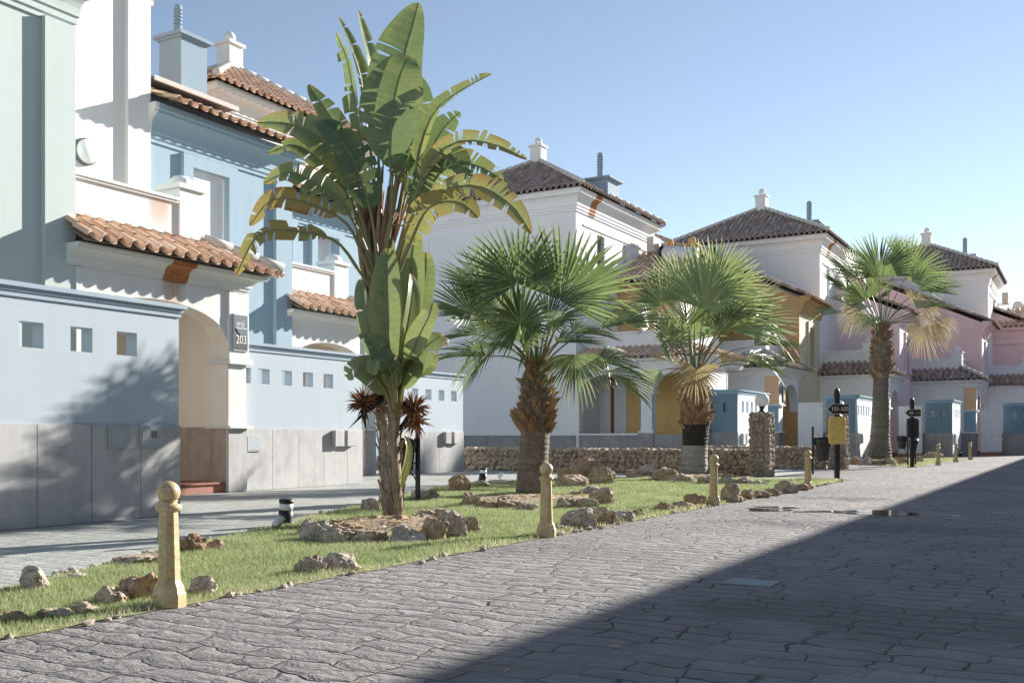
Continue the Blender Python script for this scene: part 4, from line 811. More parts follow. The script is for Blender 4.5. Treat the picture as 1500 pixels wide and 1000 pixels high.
gwall(22.30, 26.05, 16.8, 0.5, hrow(22.66,5,0.68,0.31), label='blue garden wall behind the leafy plant and the bin, ending at the rubble wall', boxes=[(24.9,25.2,0.86,1.22),(25.35,25.65,0.86,1.22)], slabw=0.8, zt=3.0)
def far_box(u0, u1, v, w, label, h0=0.55):
    n = 5; st = 0.62
    hl = [(u0+h0+k*st, u0+h0+k*st+0.30) for k in range(n)]
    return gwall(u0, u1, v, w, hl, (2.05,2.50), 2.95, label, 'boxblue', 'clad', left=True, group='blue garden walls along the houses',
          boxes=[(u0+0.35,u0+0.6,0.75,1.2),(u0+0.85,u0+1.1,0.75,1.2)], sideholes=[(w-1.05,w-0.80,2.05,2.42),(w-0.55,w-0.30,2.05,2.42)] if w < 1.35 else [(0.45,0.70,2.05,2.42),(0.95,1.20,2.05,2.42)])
far_box(38.85, 43.2, 12.05, 1.55, 'blue walled box between the ochre houses, behind the nearer stone pier')
far_box(46.7, 51.0, 9.05, 1.3, 'blue walled box behind the yellow box and the tall palm trunk')
far_box(55.3, 59.0, 5.95, 1.3, 'blue walled box with grey base behind the three far bollards')
far_box(62.6, 66.5, 2.75, 1.35, 'blue walled box cut by the right edge of the view')
def gate(u, v0, v1, label, zt=2.62):
    r = thing('garden_gate', (u, (v0+v1)/2, 0), label, 'gate', 'white garden gates')
    mb = MB(); f = 0.06
    mb.box(u, u+0.06, v0, v0+f, 0.2, zt); mb.box(u, u+0.06, v1-f, v1, 0.2, zt); mb.box(u, u+0.06, v0+f, v1-f, zt-f, zt); mb.box(u, u+0.06, v0+f, v1-f, 0.2, 0.2+f); mb.box(u, u+0.06, v0+f, v1-f, 1.3, 1.36)
    mb.build('gate_frame', M['gate'], r)
    mb = MB(); mb.box(u+0.02, u+0.04, v0+f, v1-f, 0.2+f, 1.3); mb.box(u+0.02, u+0.04, v0+f, v1-f, 1.36, zt-f); mb.build('gate_panel', M['gate'], r)
    mb = MB(); mb.tube([(u-0.06,v0+0.13,1.15),(u-0.06,v0+0.22,1.15)], 0.016, 8); mb.tube([(u,v0+0.13,1.15),(u-0.06,v0+0.13,1.15)], 0.012, 8); mb.build('gate_handle', M['steel'], r)
    mb = MB(); mb.box(u-0.25, u+0.3, v0, v1, 0, 0.16); mb.build('gate_step', M['terracotta'], r)
gate(46.2, 10.38, 11.5, 'white garden gate left of the yellow box on the signpost')
gate(54.4, 7.27, 8.4, 'white garden gate behind the signpost with the black boxes')
gate(62.0, 4.12, 5.2, 'white garden gate right of the three far bollards')
# ------------------------------------------------------------------ stone blobs, rubble walls, piers
import bmesh
def ico(sub):
    bm = bmesh.new(); bmesh.ops.create_icosphere(bm, subdivisions=sub, radius=1.0)
    v = [Vector(p.co) for p in bm.verts]; f = [tuple(q.index for q in x.verts) for x in bm.faces]; bm.free(); return v, f
ICO = {k: ico(k) for k in (1, 2, 3, 4)}
def blob(mb, c, s, seed, sub=2, rough=0.35, m=0, rz=None, cut=None, fl=0.0):
    vs, fs = ICO[sub]; rnd = random.Random(seed); o = Vector((rnd.uniform(-50, 50), rnd.uniform(-50, 50), rnd.uniform(-50, 50)))
    a = rnd.uniform(0, 6.28) if rz is None else rz; ca, sa = math.cos(a), math.sin(a); out = []
    pl = [(Vector((rnd.gauss(0,1), rnd.gauss(0,1), rnd.gauss(0,0.7))).normalized(), rnd.uniform(0.55, 0.85)) for _ in range(6)]
    for p in vs:
        q = p.copy()
        for nn, dd in pl:                      # chop facets
            e = q.dot(nn)-dd
            if e > 0: q = q-nn*e*0.85
        k = 1+rough*(mnoise.noise(q*1.3+o)*0.8+mnoise.noise(q*3.1+o)*0.45+(mnoise.noise(q*7+o)*0.28 if sub > 2 else 0)+(mnoise.noise(q*15+o)*0.16 if sub > 3 else 0))
        q = q*k; x, y, z = q.x*s[0], q.y*s[1], q.z*s[2]
        z = c[2]+z
        if cut is not None and z < cut: z = cut
        out.append((c[0]+x*ca-y*sa, c[1]+x*sa+y*ca, z))
    mb.add(out, fs, m, rnd.random())
def rubble_wall(u0, u1, v0, v1, h, label, mat='rubble', sz=0.2, name='rubble_wall'):
    r = MB(); r.box(u0+0.06, u1-0.06, v0+0.04, v1-0.04, 0, h-0.07)
    k = 0; z = sz*0.35
    while z < h-0.02:
        v = v0+random.uniform(0, sz)
        while v < v1:
            w = sz*random.uniform(0.6, 1.5); hh = sz*random.uniform(0.45, 0.62)
            blob(r, (u0+0.07+random.uniform(-0.02, 0.03), v+w*0.5, min(z+random.uniform(-0.03, 0.03), h-hh*0.55)), (0.13, w*0.62, hh), k, 2, 0.3, 0, random.uniform(-0.2, 0.2)); k += 1
            v += w*0.95
        z += sz*0.72
    v = v0
    while v < v1:
        w = sz*random.uniform(0.7, 1.5); blob(r, ((u0+u1)/2+random.uniform(-0.05, 0.05), v+w/2, h-0.05), ((u1-u0)*0.55, w*0.6, 0.09), k+900, 2, 0.35, 0, 0.0); k += 1; v += w*0.9
    o = r.build(name, M[mat], None, False, ((u0+u1)/2, (v0+v1)/2, 0)); tag(o, label, 'wall', 'rubble walls'); return o
rubble_wall(27.35, 27.85, 7.95, 17.6, 0.70, 'long low rubble wall behind the lawn, left of the stone pier')
rubble_wall(34.0, 34.45, 7.5, 11.6, 0.72, 'shorter rubble wall between the two stone piers')
def pier(u, v, w, h, label):
    r = thing('gate_pier', (u+w/2, v+w/2, 0), label, 'stone pier', 'stone piers with globe lamps')
    mb = MB(); mb.box(u+0.06, u+w-0.06, v+0.06, v+w-0.06, 0, h-0.04); k = int(u*10); sz = 0.17
    z = 0.06
    while z < h:
        for side in range(4):
            a = random.uniform(-0.05, 0.05)
            while a < w:
                ww = sz*random.uniform(0.55, 1.15); p = min(max(a+ww/2, 0.06), w-0.06); kk = random.uniform(0.03, 0.065)
                c = {0: (u+kk, v+p), 1: (u+w-kk, v+p), 2: (u+p, v+kk), 3: (u+p, v+w-kk)}[side]
                s_ = (0.07, ww*0.58, sz*random.uniform(0.42, 0.6)) if side < 2 else (ww*0.58, 0.07, sz*random.uniform(0.42, 0.6))
                blob(mb, (c[0], c[1], min(z+random.uniform(-0.03, 0.03), h-0.05)), s_, k, 2, 0.3, 0, 0.0); k += 1; a += ww*0.95
        z += sz*0.78
    for q in range(10): blob(mb, (u+random.uniform(0.1, w-0.1), v+random.uniform(0.1, w-0.1), h-0.03), (0.13, 0.13, 0.05), k+q, 2, 0.3)
    mb.build('stonework', M['pierstone'], r)
    cx, cy = u+w/2, v+w/2
    mb = MB(); mb.lathe((cx, cy, h), [(0.13, 0), (0.12, 0.03), (0.06, 0.07), (0.05, 0.12), (0.085, 0.17), (0.095, 0.21)], 16); l = mb.build('lamp_base', M['black'], r, True)
    mb = MB(); mb.sphere((cx, cy, h+0.35), 0.19, 24); mb.build('lamp_globe', M['globe'], l, True)
pier(26.6, 7.38, 0.55, 1.72, 'square rubble stone pier with white globe lamp, right of the second fan palm')
pier(33.75, 6.85, 0.58, 1.74, 'square rubble stone pier half hidden behind the signpost with the yellow box')
# ------------------------------------------------------------------ bollards
def bollard():
    r = thing('street_bollard', (0,0,0), 'x', 'bollard', 'ochre ball-topped bollards along the lawn edge')
    mb = MB(); a = math.pi/8
    mb.lathe((0,0,0), [(0.108,0),(0.108,0.085),(0.100,0.098),(0.094,0.13),(0.078,0.155),(0.073,0.17)], 8, 0, UP, 0.5, a); mb.build('plinth', M['bollard'], r, False, None, True)
    mb = MB(); mb.lathe((0,0,0), [(0.073,0.165),(0.060,0.62)], 8, 0, UP, 0.5, a); mb.build('shaft', M['bollard'], r, False, None, True)
    mb = MB(); mb.lathe((0,0,0), [(0.060,0.612),(0.078,0.622),(0.083,0.640),(0.078,0.655),(0.056,0.662),(0.050,0.672),(0.060,0.682)], 24); mb.build('collar', M['bollard'], r, True, None, True)
    mb = MB(); mb.sphere((0,0,0.736), 0.073, 28); mb.build('ball', M['bollard'], r, True, None, True); return r
BO = [((4.46,5.13), 'nearest and largest ochre ball-topped bollard at the left front of the lawn'), ((9.58,5.10), 'ochre ball-topped bollard in front of the big fan palm trunk'),
      ((15.22,5.11), 'ochre ball-topped bollard between the lawn rocks, in front of the rubble wall'), ((20.91,5.0), 'ochre ball-topped bollard just left of the black signpost with yellow box'),
      ((40.28,4.82), 'far ochre bollard beside the reddish boulder, leftmost of the far three'), ((45.39,4.75), 'far ochre bollard in the middle of the far three'), ((50.28,4.65), 'far ochre bollard, rightmost and smallest of the far three')]
b0 = bollard()
for k, ((x, y), lb) in enumerate(BO):
    o = b0 if k == 0 else copy_tree(b0)
    o.location = (x, y, 0); o.rotation_euler = (random.uniform(-0.012, 0.012), random.uniform(-0.012, 0.012), [0.2,0.3,0.25,0.4,0.1,0.3,0.2][k]); o['label'] = lb
# ------------------------------------------------------------------ low path lamps, bins, signposts
def path_lamp():
    r = thing('path_lamp', (0,0,0), 'x', 'path lamp', 'low black path lamps')
    mb = MB(); mb.lathe((0,0,0), [(0.125,0),(0.11,0.03),(0.092,0.12),(0.086,0.20)], 20); mb.build('lamp_foot', M['black'], r, True, None, True)
    mb = MB(); mb.lathe((0,0,0), [(0.083,0.20),(0.083,0.285)], 20); mb.build('diffuser', M['band'], r, True, None, True)
    mb = MB(); mb.lathe((0,0,0), [(0.089,0.285),(0.089,0.325),(0.07,0.335)], 20); mb.build('lamp_cap', M['black'], r, True, None, True); return r
l0 = path_lamp()
for k, (p, lb, ang) in enumerate([(gnd(418,769), 'nearest low black path lamp, on the paving edge left of the leafy plant', 0.08), (gnd(707,704.5), 'low black path lamp with white band, in front of the rubble wall', 0.06), (gnd(1407,668.5,0.0), 'low black path lamp at the foot of the far blue box', 0.0)]):
    o = l0 if k == 0 else copy_tree(l0)
    o.location = (p.x, p.y, -0.006); o.rotation_euler = (ang, -ang*0.3, k); o['label'] = lb
def spot(p, aim, lb, mat='grey'):
    r = thing('ground_spotlight', p, lb, 'spotlight', 'small garden spotlights'); p = Vector(p); aim = Vector(aim).normalized()
    mb = MB(); mb.tube([p, p+Vector((0,0,0.09))], 0.012, 8); mb.build('stake', M['greydk'], r)
    mb = MB(); c = p+Vector((0,0,0.11)); mb.lathe(tuple(c-aim*0.07), [(0.03,0),(0.045,0.02),(0.05,0.12),(0.056,0.15),(0.05,0.152),(0.04,0.13)], 16, 0, aim); mb.build('lamp_housing', M[mat], r, True)
spot(gnd(407,779), (0.5,-0.2,0.6), 'small grey spotlight in the grass left of the leafy plant', 'steel')
spot(gnd(733,703), (0.7,-0.5,0.9), 'small white spotlight beside the path lamp near the rubble wall', 'band')
spot(gnd(687,740), (-0.3,-0.2,0.9), 'small blue grey spotlight among the rocks left of the big fan palm', 'grey')
spot(gnd(238,800), (0.3,0.2,0.6), 'tiny dark spotlight at the paving edge behind the nearest bollard', 'greydk')
def bin_(base, left, zt, zb, rr, label, post_top, bagk=1.0):
    r = thing('litter_bin', base, label, 'litter bin', 'dark litter bins on posts'); b = Vector(base)
    mb = MB(); mb.box(b.x-0.03, b.x+0.03, b.y-0.03, b.y+0.03, 0, post_top); mb.box(b.x-0.04, b.x+0.04, b.y-0.04, b.y+0.04, post_top, post_top+0.02); mb.build('post', M['black'], r)
    c = b+left
    mb = MB(); h = zt-zb; n = 28; prof = [(rr*0.68,0),(rr*0.72,0.02),(rr*0.95,h*0.86),(rr*1.0,h*0.88),(rr*1.0,h),(rr*0.93,h),(rr*0.90,h*0.85)]
    for q in range(4): pass
    mb.lathe((c.x,c.y,zb), prof, n); mb.lathe((c.x,c.y,zb+h*0.60), [(rr*0.88,0),(rr*0.905,0.0),(rr*0.915,0.025),(rr*0.89,0.025)], n); mb.lathe((c.x,c.y,zb+h*0.45), [(rr*0.85,0),(rr*0.872,0.0),(rr*0.88,0.025),(rr*0.86,0.025)], n)
    mb.build('bin_body', M['bingreen'], r, False)
    mb = MB(); k = 36; vs = []; fs = []
    for j, (rad, hz) in enumerate([(rr*0.96,h*0.66),(rr*1.10,h*0.78),(rr*1.16,h*0.95),(rr*1.10,h*1.07),(rr*0.92,h*1.08),(rr*0.8,h*0.92)]):
        for i in range(k):
            a = 2*math.pi*i/k; q = 1+0.11*bagk*mnoise.noise(Vector((math.cos(a)*3, math.sin(a)*3, j*0.8+b.x)))
            vs.append((c.x+rad*q*math.cos(a), c.y+rad*q*math.sin(a), zb+hz+0.05*mnoise.noise(Vector((math.cos(a)*2.5, math.sin(a)*2.5, j+5.0+b.y)))*bagk))
    for j in range(5):
        for i in range(k): fs.append((j*k+i, j*k+(i+1)%k, (j+1)*k+(i+1)%k, (j+1)*k+i))
    mb.add(vs, fs); mb.build('bin_bag', M['bag'], r, True)
    d = left.normalized()
    for zz in (zb+h*0.25, zb+h*0.9): mb = MB(); mb.tube([b+Vector((0,0,zz)), b+d*(left.length-rr*0.8)+Vector((0,0,zz))], 0.014, 6); mb.build('bracket', M['black'], r)
    mb = MB(); mb.tube([b+Vector((0,0,zb-0.22)), b+d*0.06+Vector((0,0,zb-0.1)), b+d*(left.length*0.7)+Vector((0,0,zb))], 0.011, 6); mb.build('bracket', M['black'], r)
bin_(tuple(gnd(612,735)), -RIGHT*0.20-FWD*0.02, 1.02, 0.52, 0.17, 'dark litter bin on a post behind the tall leafy plant', 1.32)
bin_(tuple(gnd(1191,694)), RIGHT*0.29-FWD*0.03, 1.00, 0.38, 0.23, 'dark litter bin with black bag, left of the signpost with the yellow box', 1.34)
bin_(tuple(gnd(1330,682)), -RIGHT*0.19+FWD*0.05, 1.05, 0.62, 0.17, 'far dark litter bin left of the far signpost, higher of the two', 1.25)
bin_(tuple(gnd(1341,681)), -RIGHT*0.14-FWD*0.12, 0.92, 0.50, 0.17, 'far dark litter bin directly behind the far signpost, below its black box', 1.0)
def text_mesh(name, s, size, mat, parent, origin, xdir, zdir=UP, align='CENTER', ext=0.002, sx=1.0):
    cu = bpy.data.curves.new(name, 'FONT'); cu.body = s; cu.size = size; cu.extrude = ext; cu.align_x = align; cu.align_y = 'CENTER'
    to = bpy.data.objects.new(name, cu); COL.objects.link(to); bpy.context.view_layer.update()
    me = bpy.data.meshes.new_from_object(to.evaluated_get(bpy.context.evaluated_depsgraph_get())); bpy.data.objects.remove(to); bpy.data.curves.remove(cu)
    x = Vector(xdir).normalized(); z = Vector(zdir).normalized(); y = x.cross(z)      # y = into the sign -> normal is -y
    og = Vector(ORG[parent.name]); o3 = Vector(origin)-og
    for v in me.vertices: c = v.co.copy(); v.co = o3+x*(c.x*sx)+z*c.y-y*c.z
    me.materials.clear(); me.materials.append(mat)
    ob = bpy.data.objects.new(name, me); COL.objects.link(ob); ob.parent = parent; ORG[ob.name] = tuple(og); return ob
def signpost(base, top, label, text, yellow=True, sub=None):
    r = thing('signpost', base, label, 'signpost', None); b = Vector(base)
    x = RIGHT; y = FWD
    def obox(mb, cx, cy, w, d, z0, z1, bv=0.0):
        c = b+x*cx+y*cy; q = []
        for z in (z0, z1):
            for (i, j) in ((-1,-1),(1,-1),(1,1),(-1,1)): p = c+x*(w/2*i)+y*(d/2*j); q.append((p.x, p.y, z))
        mb.add(q, [(0,3,2,1),(4,5,6,7),(0,1,5,4),(1,2,6,5),(2,3,7,6),(3,0,4,7)])
    mb = MB(); obox(mb, 0, 0, 0.11, 0.11, 0.02, top-0.12); obox(mb, 0, 0, 0.24, 0.24, 0, 0.02); post = mb.build('post', M['black'], r)
    mb = MB(); c = b+Vector((0,0,top-0.13)); mb.lathe(tuple(c), [(0.05,0),(0.072,0.03),(0.078,0.12),(0.07,0.22),(0.045,0.27),(0.01,0.285)], 16); mb.build('post_cap', M['black'], post, True)
    # arrow board pointing left
    zc = top-0.37; w, h = 0.54, 0.235; mb = MB(); mb2 = MB()
    def arrow(mbx, k, dy0, dy1):
        pts = [(-w/2-0.02*k, 0), (-w/2+0.13, h/2+0.012*k), (w/2+0.012*k, h/2+0.012*k), (w/2+0.012*k, -h/2-0.012*k), (-w/2+0.13, -h/2-0.012*k)]
        A = [b+x*p-y*dy0+Vector((0,0,zc+q)) for p, q in pts]; B = [b+x*p-y*dy1+Vector((0,0,zc+q)) for p, q in pts]; n = 5
        mbx.add([tuple(p) for p in A+B], [tuple(range(n)), tuple(range(2*n-1, n-1, -1))]+[(i, (i+1)%n, (i+1)%n+n, i+n) for i in range(n)])
    arrow(mb, 1, 0.06, 0.085); arrow(mb2, 0, 0.0851, 0.0905)
    bo = mb.build('arrow_board', M['letter'], r); mb2.build('board_face', M['signbrown'], bo)
    og = b+Vector((0,0,zc))-y*0.0915+x*0.045
    if sub is None: text_mesh('number', text, 0.155, M['letter'], bo, og, x, sx=0.86)
    else:
        text_mesh('number', text, 0.135, M['letter'], bo, og-x*0.115, x, sx=0.85); text_mesh('number', sub, 0.135, M['lettergold'], bo, og+x*0.105, x, sx=0.82)
    mb = MB(); zt_, hb = top-0.56, 0.69
    cx = -0.04 if yellow else 0.03
    c = b+x*cx-(y*0.13 if yellow else y*-0.02); wb, db = 0.41, 0.14
    # rounded casing
    n = 24; ring = []
    for i in range(n):
        a = 2*math.pi*i/n; ex = 0.16
        cs, sn = math.cos(a), math.sin(a); px_ = math.copysign(abs(cs)**0.28, cs); pz_ = math.copysign(abs(sn)**0.22, sn); ring.append((px_*wb/2, pz_*hb/2))
    vs = []; zc2 = zt_-hb/2
    for (dd, k) in ((-db/2, 0.92), (-db/2+0.02, 1.0), (db/2-0.02, 1.0), (db/2, 0.92)):
        for (p, q) in ring: v = c+x*(p*k)+y*dd+Vector((0,0,zc2+q*(1-(1-k)*0.6))); vs.append(tuple(v))
    fs = [tuple(range(n)), tuple(range(4*n-1, 3*n-1, -1))]
    for j in range(3):
        for i in range(n): fs.append((j*n+i, j*n+(i+1)%n, (j+1)*n+(i+1)%n, (j+1)*n+i))
    mb.add(vs, fs); bx = mb.build('post_box', M['yellow'] if yellow else M['bingreen'], r, False)
    mb = MB()
    for zz in (zc2+hb*0.33, zc2-hb*0.28): p = c+x*(wb/2+0.008); mb.box(p.x-0.02, p.x+0.02, p.y-0.02, p.y+0.02, zz-0.03, zz+0.03)
    mb.build('hinge', M['black'], bx)
signpost(tuple(gnd(1226,702)), 2.14, 'black signpost with arrow board 101-105 and a yellow box', '101-105', True)
signpost(tuple(gnd(1336,684)), 2.27, 'far black signpost with arrow board and black box, by the reddish boulder', '106', False, '-111')
# ------------------------------------------------------------------ small things on the houses
# number sign 203 on the pilaster
sx0, sz0, sv = 14.30, 3.13, 14.44
r = thing('house_sign', (sx0, sv, sz0), 'dark house number sign reading 203 on the white pilaster', 'house sign')
mb = MB(); mb.bbox(sx0-0.20, sx0+0.19, sv-0.035, sv, sz0-0.37, sz0+0.36, 0.008); fr_ = mb.build('sign_frame', M['steel'], r)
mb = MB(); mb.box(sx0-0.175, sx0+0.165, sv-0.039, sv-0.0351, sz0-0.05, sz0+0.335); mb.build('sign_upper_face', M['signgrey'], fr_)
mb = MB(); mb.box(sx0-0.175, sx0+0.165, sv-0.039, sv-0.0351, sz0-0.345, sz0-0.051); mb.build('sign_lower_face', M['signdark'], fr_)
XU = Vector((1, 0, 0))
text_mesh('number', '203', 0.235, M['band'], fr_, (sx0-0.005, sv-0.041, sz0-0.15), XU, sx=0.82)
text_mesh('lettering', 'enó', 0.17, M['band'], fr_, (sx0-0.03, sv-0.041, sz0+0.17), XU, sx=0.85)
mb = MB(); mb.box(sx0-0.15, sx0+0.15, sv-0.0405, sv-0.0391, sz0+0.075, sz0+0.09); mb.build('underline', M['band'], fr_)
mb = MB(); mb.tube([(sx0-0.15,sv-0.041,sz0+0.07),(sx0-0.10,sv-0.041,sz0+0.0),(sx0-0.03,sv-0.041,sz0-0.04)], 0.011, 6); mb.build('diagonal_stroke', M['black'], fr_)
for (u, v, lb) in ((45.6, 12.24, 'small dark number plate on the peach pillar of the ochre house'), (62.0, 5.45, 'small dark number plate on the peach pillar of the rose pink house')):
    r = thing('house_sign', (u, v, 3.0), lb, 'house sign'); mb = MB(); mb.box(u+0.12, u+0.5, v-0.20, v-0.12, 2.62, 3.35); mb.build('sign_frame', M['signbrown'], r); mb = MB(); mb.box(u+0.16, u+0.46, v-0.204, v-0.2005, 2.72, 3.0); mb.build('sign_face', M['lettergold'], r)
# round lamp on the white tower
r = thing('wall_lamp', (13.0, 17.3, 6.78), 'round white bulkhead lamp on the tower wall beside the pale green house', 'wall lamp')
mb = MB(); c = Vector((13.0,17.4,6.78)); mb.lathe(tuple(c), [(0.27,0.0),(0.27,0.06),(0.25,0.08)], 28, 0, (0,-1,0)); mb.build('lamp_rim', M['greydk'], r, True)
mb = MB(); mb.lathe(tuple(c+Vector((0,-0.075,0))), [(0.245,0.0),(0.22,0.06),(0.15,0.11),(0.02,0.13)], 28, 0, (0,-1,0)); mb.build('lamp_glass', M['globe'], r, True)
def ac_unit(u, v, z, label):
    r = thing('air_conditioner', (u, v, z), label, 'air conditioner', 'air conditioners on the white towers')
    mb = MB(); mb.bbox(u, u+0.95, v-0.38, v, z, z+0.72, 0.012); c = mb.build('casing', M['acw'], r)
    mb = MB()
    for k in range(9): mb.box(u-0.012, u-0.0005, v-0.35, v-0.03, z+0.06+k*0.07, z+0.09+k*0.07)
    mb.build('side_grille', M['ac'], c)
    mb = MB(); mb.lathe((u+0.4, v-0.381, z+0.36), [(0.28,0),(0.28,0.015),(0.25,0.02),(0.05,0.012)], 24, 0, (0,-1,0)); mb.build('fan_guard', M['ac'], c)
    mb = MB()
    for a in (u+0.1, u+0.8): mb = MB(); mb.box(a, a+0.05, v-0.42, v+0.30, z-0.05, z-0.001); mb.box(a, a+0.05, v+0.25, v+0.30, z-0.4, z-0.05); mb.build('wall_bracket', M['ac'], r)
ac_unit(45.7, 18.75, 10.15, 'cream air conditioner high on the lit wall of the large plain white house')
ac_unit(59.6, 11.85, 10.25, 'cream air conditioner on the tower wall of the ochre house, behind the tall palm')
ac_unit(76.0, 5.05, 10.2, 'cream air conditioner on the tower of the rose pink house, by the satellite dish')
r = thing('satellite_dish', (77.3, 4.3, 9.0), 'round white satellite dish at the right edge above the tiled roof', 'satellite dish')
mb = MB(); ax = Vector((-0.8,-0.6,0.12)).normalized(); mb.lathe((77.4,4.15,9.95), [(0.02,0.0),(0.25,0.03),(0.45,0.10),(0.47,0.11),(0.44,0.115),(0.24,0.045),(0.02,0.02)], 28, 0, ax); mb.build('dish', M['acw'], r, True)
mb = MB(); mb.tube([(77.4,4.2,9.95),(77.55,4.3,9.6),(77.6,4.35,8.6)], 0.03, 8); mb.tube([(77.4,4.15,9.7),Vector((77.4,4.15,9.9))+ax*0.5], 0.012, 6); mb.build('dish_arm', M['greydk'], r)
def tank(a, b, rad, label):
    r = thing('solar_water_tank', tuple((Vector(a)+Vector(b))/2), label, 'water tank', 'solar water tanks on the roofs'); a = Vector(a); b = Vector(b); ax = (b-a).normalized(); Lg = (b-a).length
    mb = MB(); mb.lathe(tuple(a), [(rad,0.18),(rad,Lg-0.06),(rad*0.8,Lg)], 24, 0, ax); mb.build('tank_body', M['tank'], r, True)
    mb = MB(); mb.lathe(tuple(a), [(rad*0.5,0.0),(rad*0.92,0.02),(rad*1.02,0.06),(rad*1.02,0.22)], 24, 0, ax); mb.build('tank_end', M['black'], r, True)
    mb = MB(); m_ = (a+b)/2
    for q in (-0.6, 0.6): p = m_+ax*q*Lg*0.5; mb = MB(); mb.box(p.x-0.03, p.x+0.03, p.y-0.03, p.y+0.03, p.z-rad-0.9, p.z-rad*0.8); mb.build('tank_stand', M['greydk'], r)
tank((45.0,17.75,9.85), (45.0,15.9,9.55), 0.40, 'white water tank with black end below the two ochre ball finials')
tank((51.6,17.3,10.8), (51.6,15.45,10.55), 0.40, 'white water tank with black end against the shaded tower wall of the ochre house')
# cover plate in the road
r = thing('manhole_cover', (7.34,2.25,0.004), 'small pale square cover plate set in the shaded road', 'cover plate')
mb = MB(); p = gnd(1100,853); mb.bbox(p.x-0.15, p.x+0.15, p.y-0.17, p.y+0.17, 0.001, 0.008, 0.003); mb.build('plate', M['plate'], r)
mb = MB()
for (a0, a1, b0_, b1) in ((-0.17,-0.152,-0.19,0.19),(0.152,0.17,-0.19,0.19),(-0.152,0.152,-0.19,-0.172),(-0.152,0.152,0.172,0.19)): mb.box(p.x+a0, p.x+a1, p.y+b0_, p.y+b1, 0.0005, 0.006)
mb.build('plate_rim', M['greydk'], r)
# ------------------------------------------------------------------ fan palms
def catmull(P, n):
    P = [Vector(p) for p in P]; Q = [P[0]*2-P[1]]+P+[P[-1]*2-P[-2]]; out = []
    m = len(P)-1
    for k in range(n+1):
        t = k/n*m; i = min(int(t), m-1); f = t-i; a, b, c, d = Q[i], Q[i+1], Q[i+2], Q[i+3]
        out.append(0.5*((2*b)+(c-a)*f+(2*a-5*b+4*c-d)*f*f+(3*b-a-3*c+d)*f*f*f))
    return out
def frond(parent, C, H, T, nrm, spread=190, nseg=30, droop=0.06, var=0.3, mat='frond', pw=0.022, cup=0.05, tipy=0.35, sag=0.0, hang=0.0, fold=0.32, wm=1.0):
    var = min(0.9, max(0.05, var+random.uniform(-0.10, 0.12)))
    C = Vector(C); H = Vector(H); T = Vector(T); a = (T-H); R = a.length; a.normalize()
    n = Vector(nrm); n = n-a*n.dot(a)
    if n.length < 1e-3: n = a.orthogonal()
    n.normalize(); b = n.cross(a); mb = MB()
    mid = (C+H)/2+Vector((0,0,0.10*(H-C).length+sag)); mb.tube(catmull([C, mid, H], 8), [pw*1.5-(pw*0.9)*k/8 for k in range(9)], 6, 1, 0.4, True, 0.6, n)
    dl = math.radians(spread)/nseg
    for i in range(nseg):
        an = -math.radians(spread)/2+dl*(i+0.5)+random.uniform(-0.18, 0.18)*dl
        ln = R*1.12*(0.80+0.20*math.cos(an*0.75))*random.uniform(0.92, 1.05); v0 = min(1, max(0, random.gauss(var, 0.09)))
        dirv = (a*math.cos(an)+b*math.sin(an)+n*(cup*(0.35+math.sin(an)**2)+fold*abs(math.sin(an)))).normalized(); lat = n.cross(dirv).normalized()
        dr = droop*random.uniform(0.6, 1.5)*(random.uniform(2.0, 3.5) if random.random() < 0.07 else 1.0); tw = random.uniform(-0.3, 0.3); split = random.uniform(0.42, 0.56)
        pts = []
        for (r, wf) in ((0.02, 0.02/split), (split*0.55, 0.55), (split, 1.0), (split+0.45*(1-split), 0.72), (split+0.78*(1-split), 0.38), (1.0, 0.02)):
            q = max(0.0, (r-split*0.8)/(1-split*0.8)); hw = split*ln*math.tan(dl/2)*wm*wf
            p = H+dirv*(r*ln)+Vector((0,0,-1))*(dr*ln*q*q+hang*ln*q**1.6)+lat*(tw*0.06*ln*q*q)
            pl = 0.55*hw if r <= split else 0.75*hw
            pts.append((p-lat*hw-n*pl*0.5, p+n*pl*0.5, p+lat*hw-n*pl*0.5))
        for k in range(5):
            vv = v0+(tipy*((k-2)/2)**1.5 if k > 2 else 0)+(0.06 if k == 0 else 0)
            (l0, m0, r0), (l1, m1, r1) = pts[k], pts[k+1]
            mb.add([tuple(x) for x in (l0, m0, m1, l1)], [(0,1,2,3)], 0, min(1, vv)); mb.add([tuple(x) for x in (m0, r0, r1, m1)], [(0,1,2,3)], 0, min(1, vv+0.03))
    return mb.build('frond', [M[mat], M['petiole']], parent)
